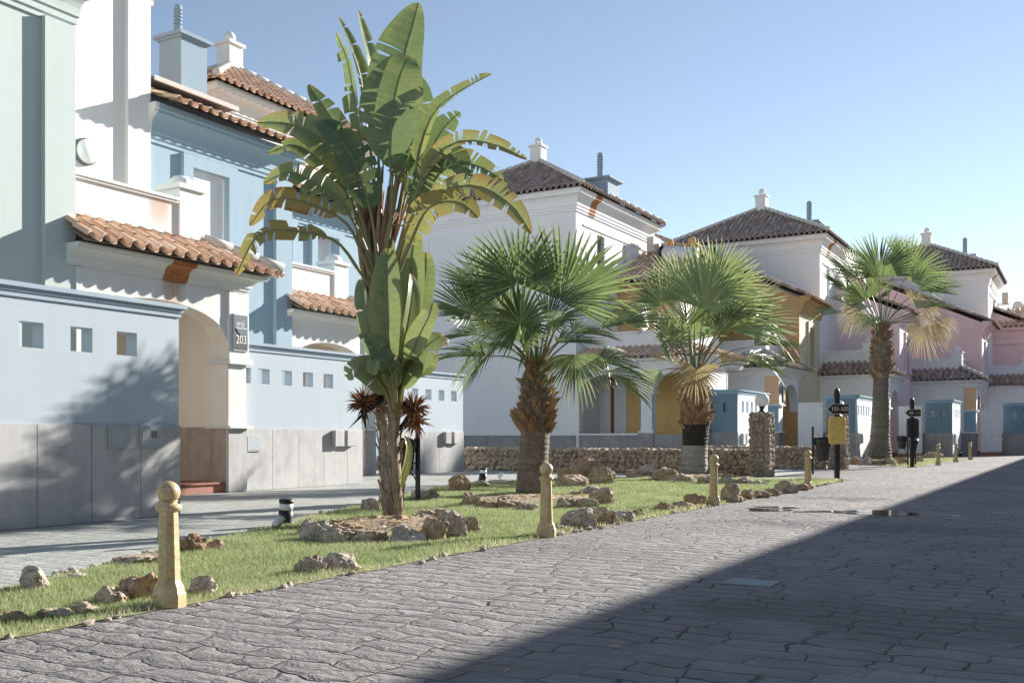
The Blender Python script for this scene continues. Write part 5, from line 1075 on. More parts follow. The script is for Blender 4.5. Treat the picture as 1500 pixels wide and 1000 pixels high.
def palm_trunk(parent, pts, rad, z_boot, mats, boots=True, zone=(), bootr=0.1, dens=1.0, long_skirt=None, seed=1):
    """pts: axis points; rad: radii at them; zone: [(z_lo, z_hi, material index)]"""
    rnd = random.Random(seed); n = 30; K = 90; ax = catmull(pts, K); rr = []
    m = len(rad)-1
    for k in range(K+1):
        t = k/K*m; i = min(int(t), m-1); f = t-i; rr.append(rad[i]*(1-f)+rad[i+1]*f)
    mb = MB(); vs = []
    for k, p in enumerate(ax):
        jog = 1+0.025*math.sin(k*2.4)+0.02*rnd.uniform(-1, 1)
        for i in range(n):
            a = 2*math.pi*i/n; q = jog+0.05*mnoise.noise(Vector((math.cos(a)*2+seed, math.sin(a)*2, p.z*1.5)))+0.02*mnoise.noise(Vector((math.cos(a)*9, math.sin(a)*9, p.z*12)))
            vs.append((p.x+rr[k]*q*math.cos(a), p.y+rr[k]*q*math.sin(a), p.z))
    for k in range(K):
        zc = (ax[k].z+ax[k+1].z)/2; mi = 0
        for (z0, z1, w) in zone:
            if z0 <= zc < z1: mi = w
        mb.add([vs[k*n+i] for i in range(n)]+[vs[(k+1)*n+i] for i in range(n)], [(i, (i+1)%n, (i+1)%n+n, i+n) for i in range(n)], mi, rnd.random()*0.5)
    t = mb.build('trunk', mats, parent, True)
    if boots:
        mb = MB(); z = z_boot; k = 0; ztop = ax[-1].z
        while z < ztop:
            i = min(K, int(K*(z-ax[0].z)/(ztop-ax[0].z))); c = ax[i]; r = rr[i]
            a = k*2.39996+rnd.uniform(-0.35, 0.35); w = bootr*rnd.uniform(0.5, 1.3); h = bootr*rnd.uniform(0.9, 2.5); o = rnd.uniform(0.02, 0.14)*(0.7+bootr*5)
            if long_skirt and z < long_skirt[0]: o *= long_skirt[1]; h *= 1.35
            e = Vector((math.cos(a), math.sin(a), 0)); s = Vector((-e.y, e.x, 0)); base = Vector((c.x, c.y, z))
            tw = rnd.uniform(-0.6, 0.6)
            pb = [base+e*(r*0.90)+s*w+Vector((0,0,-h*0.35)), base+e*(r*1.03)+Vector((0,0,-h*0.45)), base+e*(r*0.90)-s*w+Vector((0,0,-h*0.35))]
            pm = [base+e*(r+o*0.35)+s*w*0.72, base+e*(r+o*0.7), base+e*(r+o*0.35)-s*w*0.72]
            pt = [base+e*(r+o*0.9)+s*(w*0.35+tw*w)+Vector((0,0,h*0.55)), base+e*(r+o*1.25)+s*(tw*w)+Vector((0,0,h*0.62)), base+e*(r+o*0.9)-s*(w*0.35-tw*w)+Vector((0,0,h*0.5))]
            bk = base+e*(r*0.92)+Vector((0,0,h*0.45)); V = [tuple(q) for q in pb+pm+pt+[bk]]; vv = rnd.random()
            mb.add(V, [(0,1,4,3),(1,2,5,4),(3,4,7,6),(4,5,8,7)], 0, vv); mb.add(V, [(6,7,9),(7,8,9),(3,6,9),(5,9,8),(0,3,9),(2,9,5)], 1, vv)
            z += 0.0165*(bootr/0.1)**1.6/dens; k += 1
        for q in range(220):                                  # loose fibre between the leaf bases
            z = z_boot+(ztop-z_boot)*rnd.random(); i = min(K, int(K*(z-ax[0].z)/(ztop-ax[0].z))); c = ax[i]; r = rr[i]*1.05; a = rnd.uniform(0, 6.28); e = Vector((math.cos(a), math.sin(a), 0)); s = Vector((-e.y, e.x, 0)); b0_ = Vector((c.x, c.y, z))+e*r; l = bootr*rnd.uniform(0.6, 2.2)
            mb.tube([b0_, b0_+e*l*0.5+s*rnd.uniform(-0.3, 0.3)*l+UP*l*rnd.uniform(-0.3, 0.7), b0_+e*l*0.75+s*rnd.uniform(-0.6, 0.6)*l+UP*l*rnd.uniform(-0.9, 0.5)], [0.006, 0.004, 0.001], 4, 1, rnd.random())
        mb.build('leaf_bases', [M['boots'], M['boottip']], t)
    return ax, rr
CAM = -FWD
def nrm_of(s):
    return {'cam': CAM+UP*0.25, 'camup': CAM*0.7+UP*0.75, 'up': UP+CAM*0.25, 'updn': UP-CAM*0.35, 'right': RIGHT*0.9+CAM*0.6+UP*0.3, 'left': -RIGHT*0.8+CAM*0.6+UP*0.4, 'down': CAM-UP*0.35, 'side': CAM*0.85+UP*0.40}[s]
def palm(label, base, D, axis, rad, z_boot, mats, crown_px, spec, zone=(), bootr=0.1, dens=1.0, nrand=8, rlen=0.95, rR=1.2, seed=1, skirt=None, spreadr=170, tipy=0.35, var=0.3, minel=0.15, nseg=30):
    r = thing('fan_palm', tuple(base), label, 'palm tree', 'fan palms along the lawn')
    pts = [at(x, y, D) if k else Vector((base[0], base[1], 0)) for k, (x, y) in enumerate(axis)]
    ax, rr = palm_trunk(r, pts, rad, z_boot, mats, True, zone, bootr, dens, skirt, seed)
    C0 = ax[-1]; rnd = random.Random(seed*31)
    for s in spec:
        hx, hy, hd, tx, ty, td, sp, nn = s[:8]; kw = dict(s[8]) if len(s) > 8 else {}
        H = at(hx, hy, D+hd); T = at(tx, ty, D+td); d = (H-C0); hz = Vector((d.x, d.y, 0))
        C = C0+(hz.normalized()*rr[-1]*0.55 if hz.length > 1e-3 else Vector((0,0,0)))-UP*0.12
        kw.setdefault('tipy', tipy); kw.setdefault('var', var); kw.setdefault('nseg', nseg)
        frond(r, C, H, T, nrm_of(nn), sp, **kw)
    for k in range(nrand):
        az = k*2.39996+seed; el = math.radians(rnd.uniform(minel*90, 80)); h = Vector((math.cos(az), math.sin(az), 0))
        if h.dot(CAM) > 0.55: continue                      # the photo shows what stands at the front: those are placed above
        dirv = h*math.cos(el)+UP*math.sin(el); H = C0+dirv*rlen*rnd.uniform(0.8, 1.15); dn = (h*math.cos(el*0.8)+UP*math.sin(el*0.8)-UP*0.15).normalized()
        T = H+dn*rR*rnd.uniform(0.8, 1.05); nn = (UP*math.cos(el)-h*math.sin(el)).normalized()
        frond(r, C0-UP*0.1, H, T, nn, spreadr, nseg, 0.16, var, 'frond', 0.02, 0.15, tipy)
    mb = MB(); mb.tube([C0-UP*0.2, C0+UP*0.5, C0+UP*1.1*rlen], [0.05, 0.03, 0.006], 6, 0, 0.3); mb.build('spear_leaf', [M['frond']], r)
    return r, C0
# the big one in the middle
B2 = gnd(779, 725.2)
spec2 = [
 (758,416,-0.25, 733,336,0.10,235,'cam',{'nseg':36}), (820,440,-0.20, 872,345,0.15,205,'cam',{'nseg':34}), (690,458,-0.10, 622,436,-0.15,190,'camup',{}),
 (718,430,0.35, 652,382,0.5,130,'camup',{}), (762,474,-0.75, 764,408,-0.95,330,'camup',{'nseg':38,'cup':0.35}), (712,522,-0.25, 634,522,-0.35,165,'up',{'droop':0.15}),
 (880,481,-0.35, 984,464,-0.5,150,'up',{'droop':0.12}), (874,528,-0.3, 950,548,-0.45,170,'up',{'droop':0.18}), (884,545,-0.5, 956,586,-0.7,130,'up',{'droop':0.17}),
 (850,425,0.6, 905,380,0.8,180,'camup',{}), (742,470,0.5, 690,428,0.7,180,'cam',{}), (838,488,0.45, 905,492,0.6,170,'up',{'droop':0.14}),
 (728,505,-0.4, 676,560,-0.5,150,'up',{'droop':0.2}), (842,520,-0.55, 850,580,-0.75,170,'camup',{'droop':0.2}),
 (735,458,-0.45, 674,444,-0.6,190,'camup',{}), (802,472,-0.5, 862,446,-0.65,190,'camup',{}), (815,502,-0.45, 884,502,-0.6,170,'up',{'droop':0.1}), (768,505,-0.6, 796,455,-1.0,220,'camup',{}), (745,498,-0.3, 700,505,-0.4,170,'camup',{}),
 (700,490,0.4, 640,498,0.5,150,'up',{'droop':0.14}), (735,440,0.1, 690,372,0.3,150,'left',{})]
palm('big fan palm with thick ringed trunk behind the second bollard', B2, 18.4,
     [(779,725),(781,680),(784,630),(786,590),(786,548),(786,528)], [0.305,0.275,0.265,0.30,0.24,0.13], 1.22, [M['palmtrunk']], (786,535), spec2, bootr=0.085, dens=1.15, nrand=1, rlen=0.85, rR=1.1, seed=3, skirt=(1.60, 1.45), tipy=0.28, var=0.28)
# the second
B3 = gnd(1017, 697)
spec3 = [
 (1032,452,-0.25, 1062,365,0.0,200,'cam',{'nseg':36,'var':0.52}), (970,447,-0.1, 944,398,0.1,185,'cam',{'var':0.42}), (975,499,-0.5, 956,456,-0.7,320,'camup',{'cup':0.3,'nseg':34}), (1061,482,-0.3, 1158,448,-0.2,140,'camup',{'droop':0.12,'var':0.45}),
 (1105,506,-0.2, 1172,506,-0.1,150,'up',{'droop':0.12}), (1093,528,-0.3, 1152,548,-0.4,170,'up',{'droop':0.15,'var':0.35}), (1020,541,-0.6, 1015,580,-0.95,230,'camup',{'mat':'fronddry','droop':0.15,'var':0.42}),
 (968,542,-0.3, 942,572,-0.4,140,'up',{'droop':0.2,'tipy':0.7}), (1050,420,0.3, 1088,362,0.4,180,'cam',{'var':0.5}), (1000,430,0.5, 988,366,0.7,180,'cam',{'var':0.42}), (1075,455,0.5, 1128,410,0.7,170,'camup',{}),
 (950,480,0.3, 915,452,0.4,170,'camup',{'var':0.5}), (1040,490,-0.6, 1068,472,-0.9,320,'camup',{'cup':0.3,'nseg':34}), (1120,540,0.2, 1162,522,0.4,140,'up',{'droop':0.17}), (1060,535,0.4, 1105,520,0.6,150,'up',{'mat':'fronddry','droop':0.17}),
 (990,530,0.2, 950,520,0.3,150,'up',{'mat':'fronddry','droop':0.2}), (1100,470,0.5, 1150,495,0.6,150,'up',{'droop':0.17,'var':0.5}), (1010,500,0.6, 1000,440,0.9,180,'cam',{})]
palm('fan palm with a scorched black band low on its trunk', B3, 27.2,
     [(1017,697),(1018,660),(1019,625),(1019,590),(1018,560),(1017,540)], [0.37,0.34,0.36,0.36,0.30,0.18], 1.36, [M['limewash'], M['char'], M['boots']], (1017,545), spec3,
     zone=[(0.84,1.42,1),(1.42,9,2)], bootr=0.12, dens=1.0, nrand=2, rlen=1.15, rR=1.45, seed=5, tipy=0.5, var=0.36)
# the tall one on the right
B4 = gnd(1288, 672.9)
D4 = 46.0
spec4 = [
 (1287,404,-0.3, 1281,342,-0.1,200,'cam',{'nseg':34,'var':0.34}), (1327,406,-0.2, 1368,362,-0.1,185,'cam',{'var':0.48}), (1300,433,-0.9, 1312,420,-1.4,300,'camup',{'cup':0.3}), (1255,408,0.2, 1213,372,0.3,140,'camup',{}),
 (1240,422,-0.1, 1203,396,0.0,150,'camup',{}), (1243,446,-0.2, 1212,434,-0.2,160,'up',{'droop':0.14}), (1232,458,-0.5, 1190,463,-0.6,130,'up',{'droop':0.15}), (1283,463,-0.8, 1252,484,-1.2,130,'up',{'droop':0.2}),
 (1346,426,-0.2, 1402,407,-0.1,120,'camup',{'droop':0.08}), (1342,452,-0.3, 1392,446,-0.3,150,'up',{'droop':0.17,'var':0.5}), (1315,380,0.5, 1324,342,0.6,110,'cam',{}),
 (1268,440,0.5, 1240,400,0.8,180,'cam',{}), (1275,450,-0.3, 1238,458,-0.4,150,'up',{'droop':0.17}),
 (1345,462,-0.3, 1368,488,-0.4,200,'camup',{'mat':'fronddry','wm':0.75,'nseg':32,'hang':0.4,'var':0.55}), (1362,458,0.1, 1392,478,0.1,190,'camup',{'mat':'fronddry','wm':0.75,'nseg':32,'hang':0.4,'var':0.6}), (1350,476,-0.1, 1352,515,-0.2,200,'camup',{'mat':'fronddry','wm':0.75,'nseg':32,'hang':0.25,'var':0.5}),
 (1335,445,0.4, 1372,432,0.5,170,'camup',{'mat':'fronddry','wm':0.75,'nseg':32,'hang':0.35,'var':0.6}), (1258,452,0.5, 1235,475,0.6,190,'camup',{'mat':'fronddry','wm':0.75,'nseg':32,'hang':0.35,'var':0.55}), (1375,470,0.3, 1390,500,0.3,180,'camup',{'mat':'fronddry','wm':0.75,'nseg':32,'hang':0.35,'var':0.45})]
palm('tall fan palm with smooth grey trunk and dry tan leaves hanging right', B4, D4,
     [(1288,673),(1289,640),(1290,600),(1291,555),(1292,510),(1291,473)], [0.56,0.44,0.385,0.345,0.45,0.30], 3.75, [M['palmtrunk'], M['char']], (1290,478), spec4, zone=[], bootr=0.15, dens=0.95, nrand=2, rlen=1.7, rR=1.6, seed=8, tipy=0.4, minel=0.3)
# ------------------------------------------------------------------ giant bird-of-paradise plants (banana-like leaves)
def bleaf(parent, P, tb, W, nrm, mat='banana', var=0.3, tears=4, droop=0.25, fold=0.25, asym=(1.0, 1.0), nseg=54, pet=0.028, sh=0.6, curl=0.0, ragged=0.0, gapw=0.022, edge=0.10):
    """P: world points along petiole and midrib; blade begins at fraction tb; W half width in metres."""
    K = 40; ax = catmull(P, K); Lt = [0]
    for k in range(K): Lt.append(Lt[-1]+(ax[k+1]-ax[k]).length)
    def samp(t):
        s = t*Lt[-1]; k = 0
        while k < K-1 and Lt[k+1] < s: k += 1
        f = (s-Lt[k])/max(1e-6, Lt[k+1]-Lt[k]); return ax[k]+(ax[k+1]-ax[k])*f, (ax[k+1]-ax[k]).normalized()
    mb = MB(); ns = 16
    mb.tube([samp(q/ns)[0] for q in range(ns+1)], [max(0.003, pet*(1-0.80*q/ns)) for q in range(ns+1)], 6, 1, 0.45)
    n0 = Vector(nrm)
    for side in (-1, 1):
        cuts = sorted(random.sample(range(2, nseg-1), min(tears, nseg-4))) if tears else []
        g = 0; gdr = random.uniform(0.3, 1.0)*droop; gv = 0.0; gw = 1.0; prev = None
        for i in range(nseg+1):
            if i in cuts: g += 1; gdr = random.uniform(0.0, 2.2)*droop; gv = random.uniform(-0.10, 0.14); prev = None; gw = random.uniform(1-ragged, 1.0)
            rows = []
            for ii in ((i,) if prev is not None else (i-1, i) if i > 0 else (i,)):
                t = ii/nseg; p, tg = samp(tb+(1-tb)*t); n = (n0-tg*n0.dot(tg)).normalized(); b = tg.cross(n)*side
                w = W*asym[0 if side < 0 else 1]*max(0.0, math.sin(math.pi*min(1, t**0.85*0.985+0.012)))**sh*gw
                start = prev is None and len(rows) == 0 and i > 0 and i in cuts
                gs = gapw if start else (-gapw if ii+1 in cuts else 0.0)
                row = []; q = p.copy(); m_ = 4
                for k in range(m_+1):
                    row.append(tuple(q+tg*(gs*(k/m_))))
                    f = fold*(1-k/m_*0.9)-curl*(k/m_); d = (b*math.cos(f)+n*math.sin(f)-UP*gdr*(k+1)/m_*1.1+tg*0.22).normalized()
                    q = q+d*(w/m_)
                rows.append(row)
            if prev is None and len(rows) == 2: prev = rows[0]; rows = rows[1:]
            if prev is not None:
                cur = rows[-1]
                for k in range(4):
                    vv = min(1, max(0, var+gv+(edge*(k/3)**2)+random.uniform(-0.03, 0.03)+(0.06 if i % 3 == 0 else 0)+(0.25 if (i/nseg > 0.95) else 0)))
                    mb.add([prev[k], prev[k+1], cur[k+1], cur[k]], [(0,1,2,3) if side > 0 else (3,2,1,0)], 0, vv)
            prev = rows[-1]
    return mb.build('leaf', [M[mat], M['petiole']], parent, True)
BD = 12.6
BB = gnd(573, 766)
R = thing('bird_of_paradise_plant', tuple(BB), 'tall banana-like plant with torn leaves rising above the roofs', 'plant')
def pl(*q): return [at(x, y, BD+d) for (x, y, d) in q]
def fibre_stem(parent, pts, rad, mats, seed, name='stem', flakes=90):
    rnd = random.Random(seed); K = 60; ax = catmull(pts, K); n = 18; m = len(rad)-1; rr = []
    for k in range(K+1):
        t = k/K*m; i = min(int(t), m-1); f = t-i; rr.append(rad[i]*(1-f)+rad[i+1]*f)
    mb = MB(); vs = []
    for k, p in enumerate(ax):
        for i in range(n):
            a = 2*math.pi*i/n; q = 1+0.28*mnoise.noise(Vector((math.cos(a)*1.6+seed, math.sin(a)*1.6, p.z*3)))+0.12*mnoise.noise(Vector((math.cos(a)*6, math.sin(a)*6+seed, p.z*5)))
            vs.append((p.x+rr[k]*q*math.cos(a), p.y+rr[k]*q*math.sin(a), p.z))
    for k in range(K): mb.add([vs[k*n+i] for i in range(n)]+[vs[(k+1)*n+i] for i in range(n)], [(i, (i+1)%n, (i+1)%n+n, i+n) for i in range(n)], 0, rnd.random()*0.6)
    for q in range(flakes):                                   # torn sheaths clinging to the stem
        k = rnd.randrange(2, K-2); p = ax[k]; a = rnd.uniform(0, 6.28); e = Vector((math.cos(a), math.sin(a), 0)); s = Vector((-e.y, e.x, 0)); w = rr[k]*rnd.uniform(0.15, 0.5); h = rnd.uniform(0.06, 0.28); o = rnd.uniform(0.005, 0.05)
        b0_ = p+e*rr[k]*0.95; t0 = b0_+UP*h+e*o+s*rnd.uniform(-0.03, 0.03)
        mb.add([tuple(x) for x in (b0_-s*w, b0_+s*w, t0+s*w*0.4, t0+e*0.02-s*w*0.2)], [(0,1,2,3)], 0, rnd.random())
    return mb.build(name, mats, parent, True), ax
tr, _ = fibre_stem(R, pl((573,768,0.0),(569,690,0.03),(562,610,0.10),(553,530,0.15),(547,450,0.18),(549,385,0.18)), [0.095,0.105,0.085,0.085,0.11,0.16], [M['fibre']], 4, 'trunk', 150)
mb = MB(); rnd = random.Random(5)
for k in range(60):                                           # sheath bundle where the leaf stalks spread
    x0 = rnd.uniform(530, 566); f = (x0-530)/36; x1 = 522+f*75+rnd.uniform(-8, 8); d0 = rnd.uniform(-0.12, 0.22)
    y1 = rnd.uniform(225, 335)
    mb.tube(pl((548+(x0-548)*0.5,440,d0*0.5+0.15),(x0,390,d0+0.1),((x0+x1)/2,330,d0+0.1),(x1,y1,d0+0.1)), [0.035,0.032,0.026,0.008], 6, 0, rnd.random())
mb.build('sheath_bundle', [M['redfibre']], R, True)
BL = [ # (points px,py,dd), blade start, half width, normal, options
 (((560,410,-0.1),(575,300,-0.35),(571,232,-0.45),(577,150,-0.5),(590,100,-0.42),(603,84,-0.3)), 0.50, 0.380, 'cam', dict(var=0.40,tears=3,droop=0.05,fold=0.10,asym=(1.1,0.95))),
 (((566,400,0.1),(580,270,0.05),(583,160,0.0),(592,85,0.0),(604,40,0.05),(613,5,0.1)), 0.36, 0.380, 'cam', dict(var=0.30,tears=4,droop=0.06,fold=0.35,asym=(1.15,0.75))),
 (((560,400,0.2),(556,280,0.3),(552,170,0.35),(546,100,0.35),(533,50,0.35),(525,16,0.35)), 0.52, 0.163, 'right', dict(var=0.5,tears=3,droop=0.05,fold=0.5)),
 (((558,400,0.2),(548,280,0.3),(538,170,0.3),(528,105,0.3),(512,60,0.3),(496,26,0.3)), 0.55, 0.146, 'right', dict(var=0.42,tears=3,droop=0.05,fold=0.5)),
 (((555,400,0.0),(540,280,0.0),(526,190,-0.05),(517,130,-0.1),(508,85,-0.1),(492,48,-0.1)), 0.45, 0.232, 'left', dict(var=0.45,tears=9,droop=0.15,fold=0.3,ragged=0.5)),
 (((553,400,0.1),(530,290,0.1),(505,215,0.05),(480,165,0.0),(462,140,0.0),(452,124,0.0)), 0.50, 0.189, 'camup', dict(var=0.40,tears=5,droop=0.2)),
 (((552,410,-0.1),(530,320,-0.2),(500,240,-0.3),(458,195,-0.35),(415,180,-0.35),(377,180,-0.3)), 0.42, 0.232, 'side', dict(edge=0.28,var=0.52,tears=5,droop=0.20,fold=0.4)),
 (((552,410,0.0),(528,330,-0.05),(500,270,-0.1),(465,232,-0.15),(430,212,-0.2),(392,225,-0.2)), 0.40, 0.189, 'side', dict(edge=0.28,var=0.40,tears=7,droop=0.35,ragged=0.3)),
 (((552,415,-0.2),(530,350,-0.3),(500,298,-0.4),(462,270,-0.45),(425,252,-0.5),(387,268,-0.5)), 0.42, 0.206, 'side', dict(edge=0.28,var=0.48,tears=7,droop=0.35,ragged=0.2)),
 (((551,420,-0.2),(530,370,-0.3),(505,325,-0.4),(450,298,-0.5),(400,292,-0.55),(366,330,-0.55)), 0.45, 0.198, 'side', dict(edge=0.28,mat='bananadry',var=0.42,tears=7,droop=0.4,ragged=0.3)),
 (((550,430,-0.3),(525,395,-0.45),(490,352,-0.55),(425,338,-0.65),(378,345,-0.7),(346,403,-0.7)), 0.40, 0.181, 'side', dict(edge=0.28,mat='bananadry',var=0.25,tears=12,droop=0.6,ragged=0.35)),
 (((556,400,-0.2),(543,310,-0.35),(520,240,-0.5),(498,205,-0.55),(478,185,-0.55),(462,178,-0.5)), 0.38, 0.292, 'camup', dict(var=0.22,tears=7,droop=0.3,fold=0.2,ragged=0.2)),
 (((574,410,0.0),(598,310,0.0),(618,210,0.0),(640,160,0.0),(680,130,0.0),(720,109,0.0)), 0.50, 0.206, 'camup', dict(var=0.55,tears=5,droop=0.05,fold=0.5,ragged=0.45,asym=(1.2,0.7))),
 (((575,410,-0.1),(600,320,-0.15),(625,245,-0.2),(670,208,-0.25),(725,212,-0.3),(772,234,-0.3)), 0.46, 0.172, 'side', dict(edge=0.28,var=0.58,tears=9,droop=0.05,fold=0.6,ragged=0.4)),
 (((575,415,0.1),(605,330,0.1),(635,265,0.1),(668,240,0.05),(705,245,0.0),(737,265,0.0)), 0.42, 0.232, 'side', dict(edge=0.28,var=0.52,tears=9,droop=0.12,fold=0.35,ragged=0.2)),
 (((574,420,-0.2),(605,345,-0.3),(640,288,-0.4),(695,272,-0.5),(748,300,-0.55),(778,342,-0.55)), 0.40, 0.215, 'side', dict(edge=0.28,var=0.72,tears=11,droop=0.14,fold=0.3,ragged=0.25)),
 (((574,425,-0.3),(600,360,-0.4),(625,308,-0.5),(655,295,-0.55),(680,300,-0.6),(700,318,-0.6)), 0.34, 0.232, 'side', dict(edge=0.28,mat='bananadry',var=0.2,tears=9,droop=0.5,ragged=0.2)),
 (((572,410,0.3),(598,310,0.4),(625,235,0.5),(645,195,0.5),(662,175,0.5),(674,165,0.5)), 0.40, 0.258, 'cam', dict(var=0.28,tears=4,droop=0.1)),
 (((574,415,0.1),(602,320,0.0),(630,250,-0.1),(655,225,-0.15),(672,240,-0.2),(690,270,-0.2)), 0.40, 0.241, 'camup', dict(var=0.25,tears=8,droop=0.4)),
 (((565,400,0.4),(580,290,0.5),(600,220,0.6),(612,180,0.6),(616,140,0.6),(612,110,0.6)), 0.45, 0.241, 'cam', dict(var=0.22,tears=3,droop=0.08))]
for P, tb, W, nn, kw in BL: bleaf(R, pl(*P), tb, W, nrm_of(nn), **kw)
# dried flower heads
def dry_flower(parent, c, beaks, n, r, seed, mats):
    rnd = random.Random(seed); mb = MB(); c = Vector(c)
    for k in range(n):
        d = Vector((rnd.gauss(0,1), rnd.gauss(0,1), rnd.gauss(0,1)*0.8+0.1)).normalized(); ln = r*rnd.uniform(0.5, 1.0); s = c+d*ln*0.15
        mb.tube([s, s+d*ln*0.6+UP*0.01, s+d*ln-UP*0.02*rnd.random()], [0.013, 0.009, 0.0015], 5, 0, rnd.random())
    f = mb.build('dried_flower', [mats[0]], parent)
    for (p, q, w) in beaks:
        p, q = Vector(p), Vector(q); mb = MB(); m_ = (p+q)/2+UP*0.03; mb.tube(catmull([p, m_, q], 8), [w*0.5, w*0.9, w, w*0.9, w*0.75, w*0.6, w*0.4, w*0.2, 0.003], 8, 0, 0.3, True, 0.5); mb.build('bract', M['bract'], f, True)
dry_flower(R, at(533,592,BD-0.2), [(at(562,585,BD-0.15), at(510,628,BD-0.35), 0.055), (at(531,600,BD-0.3), at(537,634,BD-0.35), 0.035), (at(562,582,BD-0.1), at(522,588,BD-0.25), 0.06)], 130, 0.24, 11, [M['spike']])
dry_flower(R, at(606,600,BD-0.15), [(at(590,590,BD-0.15), at(607,607,BD-0.25), 0.06), (at(583,632,BD-0.1), at(606,606,BD-0.2), 0.03)], 140, 0.25, 12, [M['spike']])
dry_flower(R, at(609,618,BD-0.12), [], 80, 0.22, 13, [M['spike']])
# shorter shoot in front
S = thing('bird_of_paradise_shoot', tuple(gnd(584, 764)), 'shorter shoot with broad upright pale green leaves in front of the tall torn-leaved plant', 'plant')
st, _ = fibre_stem(S, pl((585,764,-0.12),(580,700,-0.15),(576,640,-0.18),(577,590,-0.2),(580,545,-0.22)), [0.06,0.07,0.07,0.06,0.05], [M['fibre']], 9, 'stem', 80)
mb = MB()
for k in range(9): x = 572+k*2.2; mb.tube(pl((574+k*1.0,632,-0.2),(x,580,-0.24),(566+k*4,530,-0.24)), [0.018,0.016,0.01], 6, 0, 0.55+0.04*k)
mb.build('leaf_stalks', [M['petiole']], S, True)
SL = [
 (((579,600,-0.30),(573,540,-0.38),(567,480,-0.45),(565,430,-0.48),(567,390,-0.45),(569,364,-0.40)), 0.22, 0.215, 'cam', dict(var=0.52,tears=0,droop=0.02,fold=0.25,sh=0.45)),
 (((580,590,-0.15),(588,520,-0.12),(597,450,-0.1),(602,400,-0.08),(605,365,-0.05),(610,341,0.0)), 0.30, 0.20, 'cam', dict(var=0.55,tears=0,droop=0.02,fold=0.3,sh=0.45)),
 (((579,600,-0.32),(584,540,-0.40),(594,490,-0.42),(601,450,-0.42),(604,420,-0.38),(602,402,-0.3)), 0.35, 0.15, 'right', dict(var=0.58,tears=0,droop=0.02,fold=0.5,sh=0.45)),
 (((579,590,-0.05),(572,500,0.0),(566,430,0.02),(565,385,0.05),(566,355,0.05),(567,338,0.05)), 0.40, 0.17, 'cam', dict(var=0.5,tears=0,droop=0.02,fold=0.15,sh=0.45)),
 (((578,600,-0.2),(560,540,-0.25),(542,490,-0.28),(534,455,-0.28),(529,430,-0.25),(526,410,-0.2)), 0.25, 0.19, 'left', dict(var=0.28,tears=2,droop=0.08,fold=0.2,sh=0.45)),
 (((580,600,-0.3),(592,550,-0.40),(606,510,-0.48),(620,480,-0.5),(630,460,-0.5),(634,444,-0.45)), 0.32, 0.17, 'camup', dict(var=0.55,tears=1,droop=0.06,fold=0.25,sh=0.45)),
 (((580,605,-0.3),(590,565,-0.42),(604,535,-0.5),(620,512,-0.52),(636,498,-0.5),(648,490,-0.45)), 0.28, 0.24, 'camup', dict(var=0.45,tears=2,droop=0.15,fold=0.1,sh=0.45)),
 (((577,605,-0.3),(562,568,-0.42),(545,545,-0.5),(530,535,-0.5),(518,538,-0.48),(508,552,-0.45)), 0.28, 0.22, 'camup', dict(var=0.55,tears=2,droop=0.3,fold=0.1,sh=0.45)),
 (((579,590,-0.4),(582,550,-0.55),(592,530,-0.6),(602,525,-0.62),(612,530,-0.62),(618,540,-0.6)), 0.3, 0.15, 'up', dict(var=0.42,tears=1,droop=0.2,sh=0.45)),
 (((578,600,-0.35),(568,550,-0.5),(556,515,-0.55),(545,500,-0.55),(535,492,-0.55),(528,488,-0.5)), 0.3, 0.15, 'camup', dict(var=0.38,tears=3,droop=0.2,ragged=0.3,sh=0.45)),
 (((579,600,-0.35),(575,555,-0.52),(566,530,-0.6),(556,525,-0.62),(548,535,-0.62),(545,548,-0.6)), 0.3, 0.15, 'camup', dict(var=0.5,tears=1,droop=0.15,sh=0.45)),
 (((580,600,0.0),(592,530,0.05),(606,470,0.08),(618,425,0.1),(624,395,0.1),(624,370,0.1)), 0.35, 0.18, 'cam', dict(var=0.42,tears=0,droop=0.03,sh=0.45)),
 (((580,600,-0.25),(586,560,-0.35),(600,540,-0.4),(618,540,-0.42),(628,530,-0.4),(640,520,-0.4)), 0.3, 0.2, 'camup', dict(var=0.5,tears=2,droop=0.2,sh=0.45)),
 (((584,740,-0.15),(589,700,-0.2),(594,680,-0.2),(597,660,-0.2),(596,648,-0.2),(592,638,-0.18)), 0.25, 0.085, 'right', dict(var=0.6,tears=0,droop=0.02,fold=0.6,sh=0.5,pet=0.012))]
for P, tb, W, nn, kw in SL: bleaf(S, pl(*P), tb, W, nrm_of(nn), **kw)
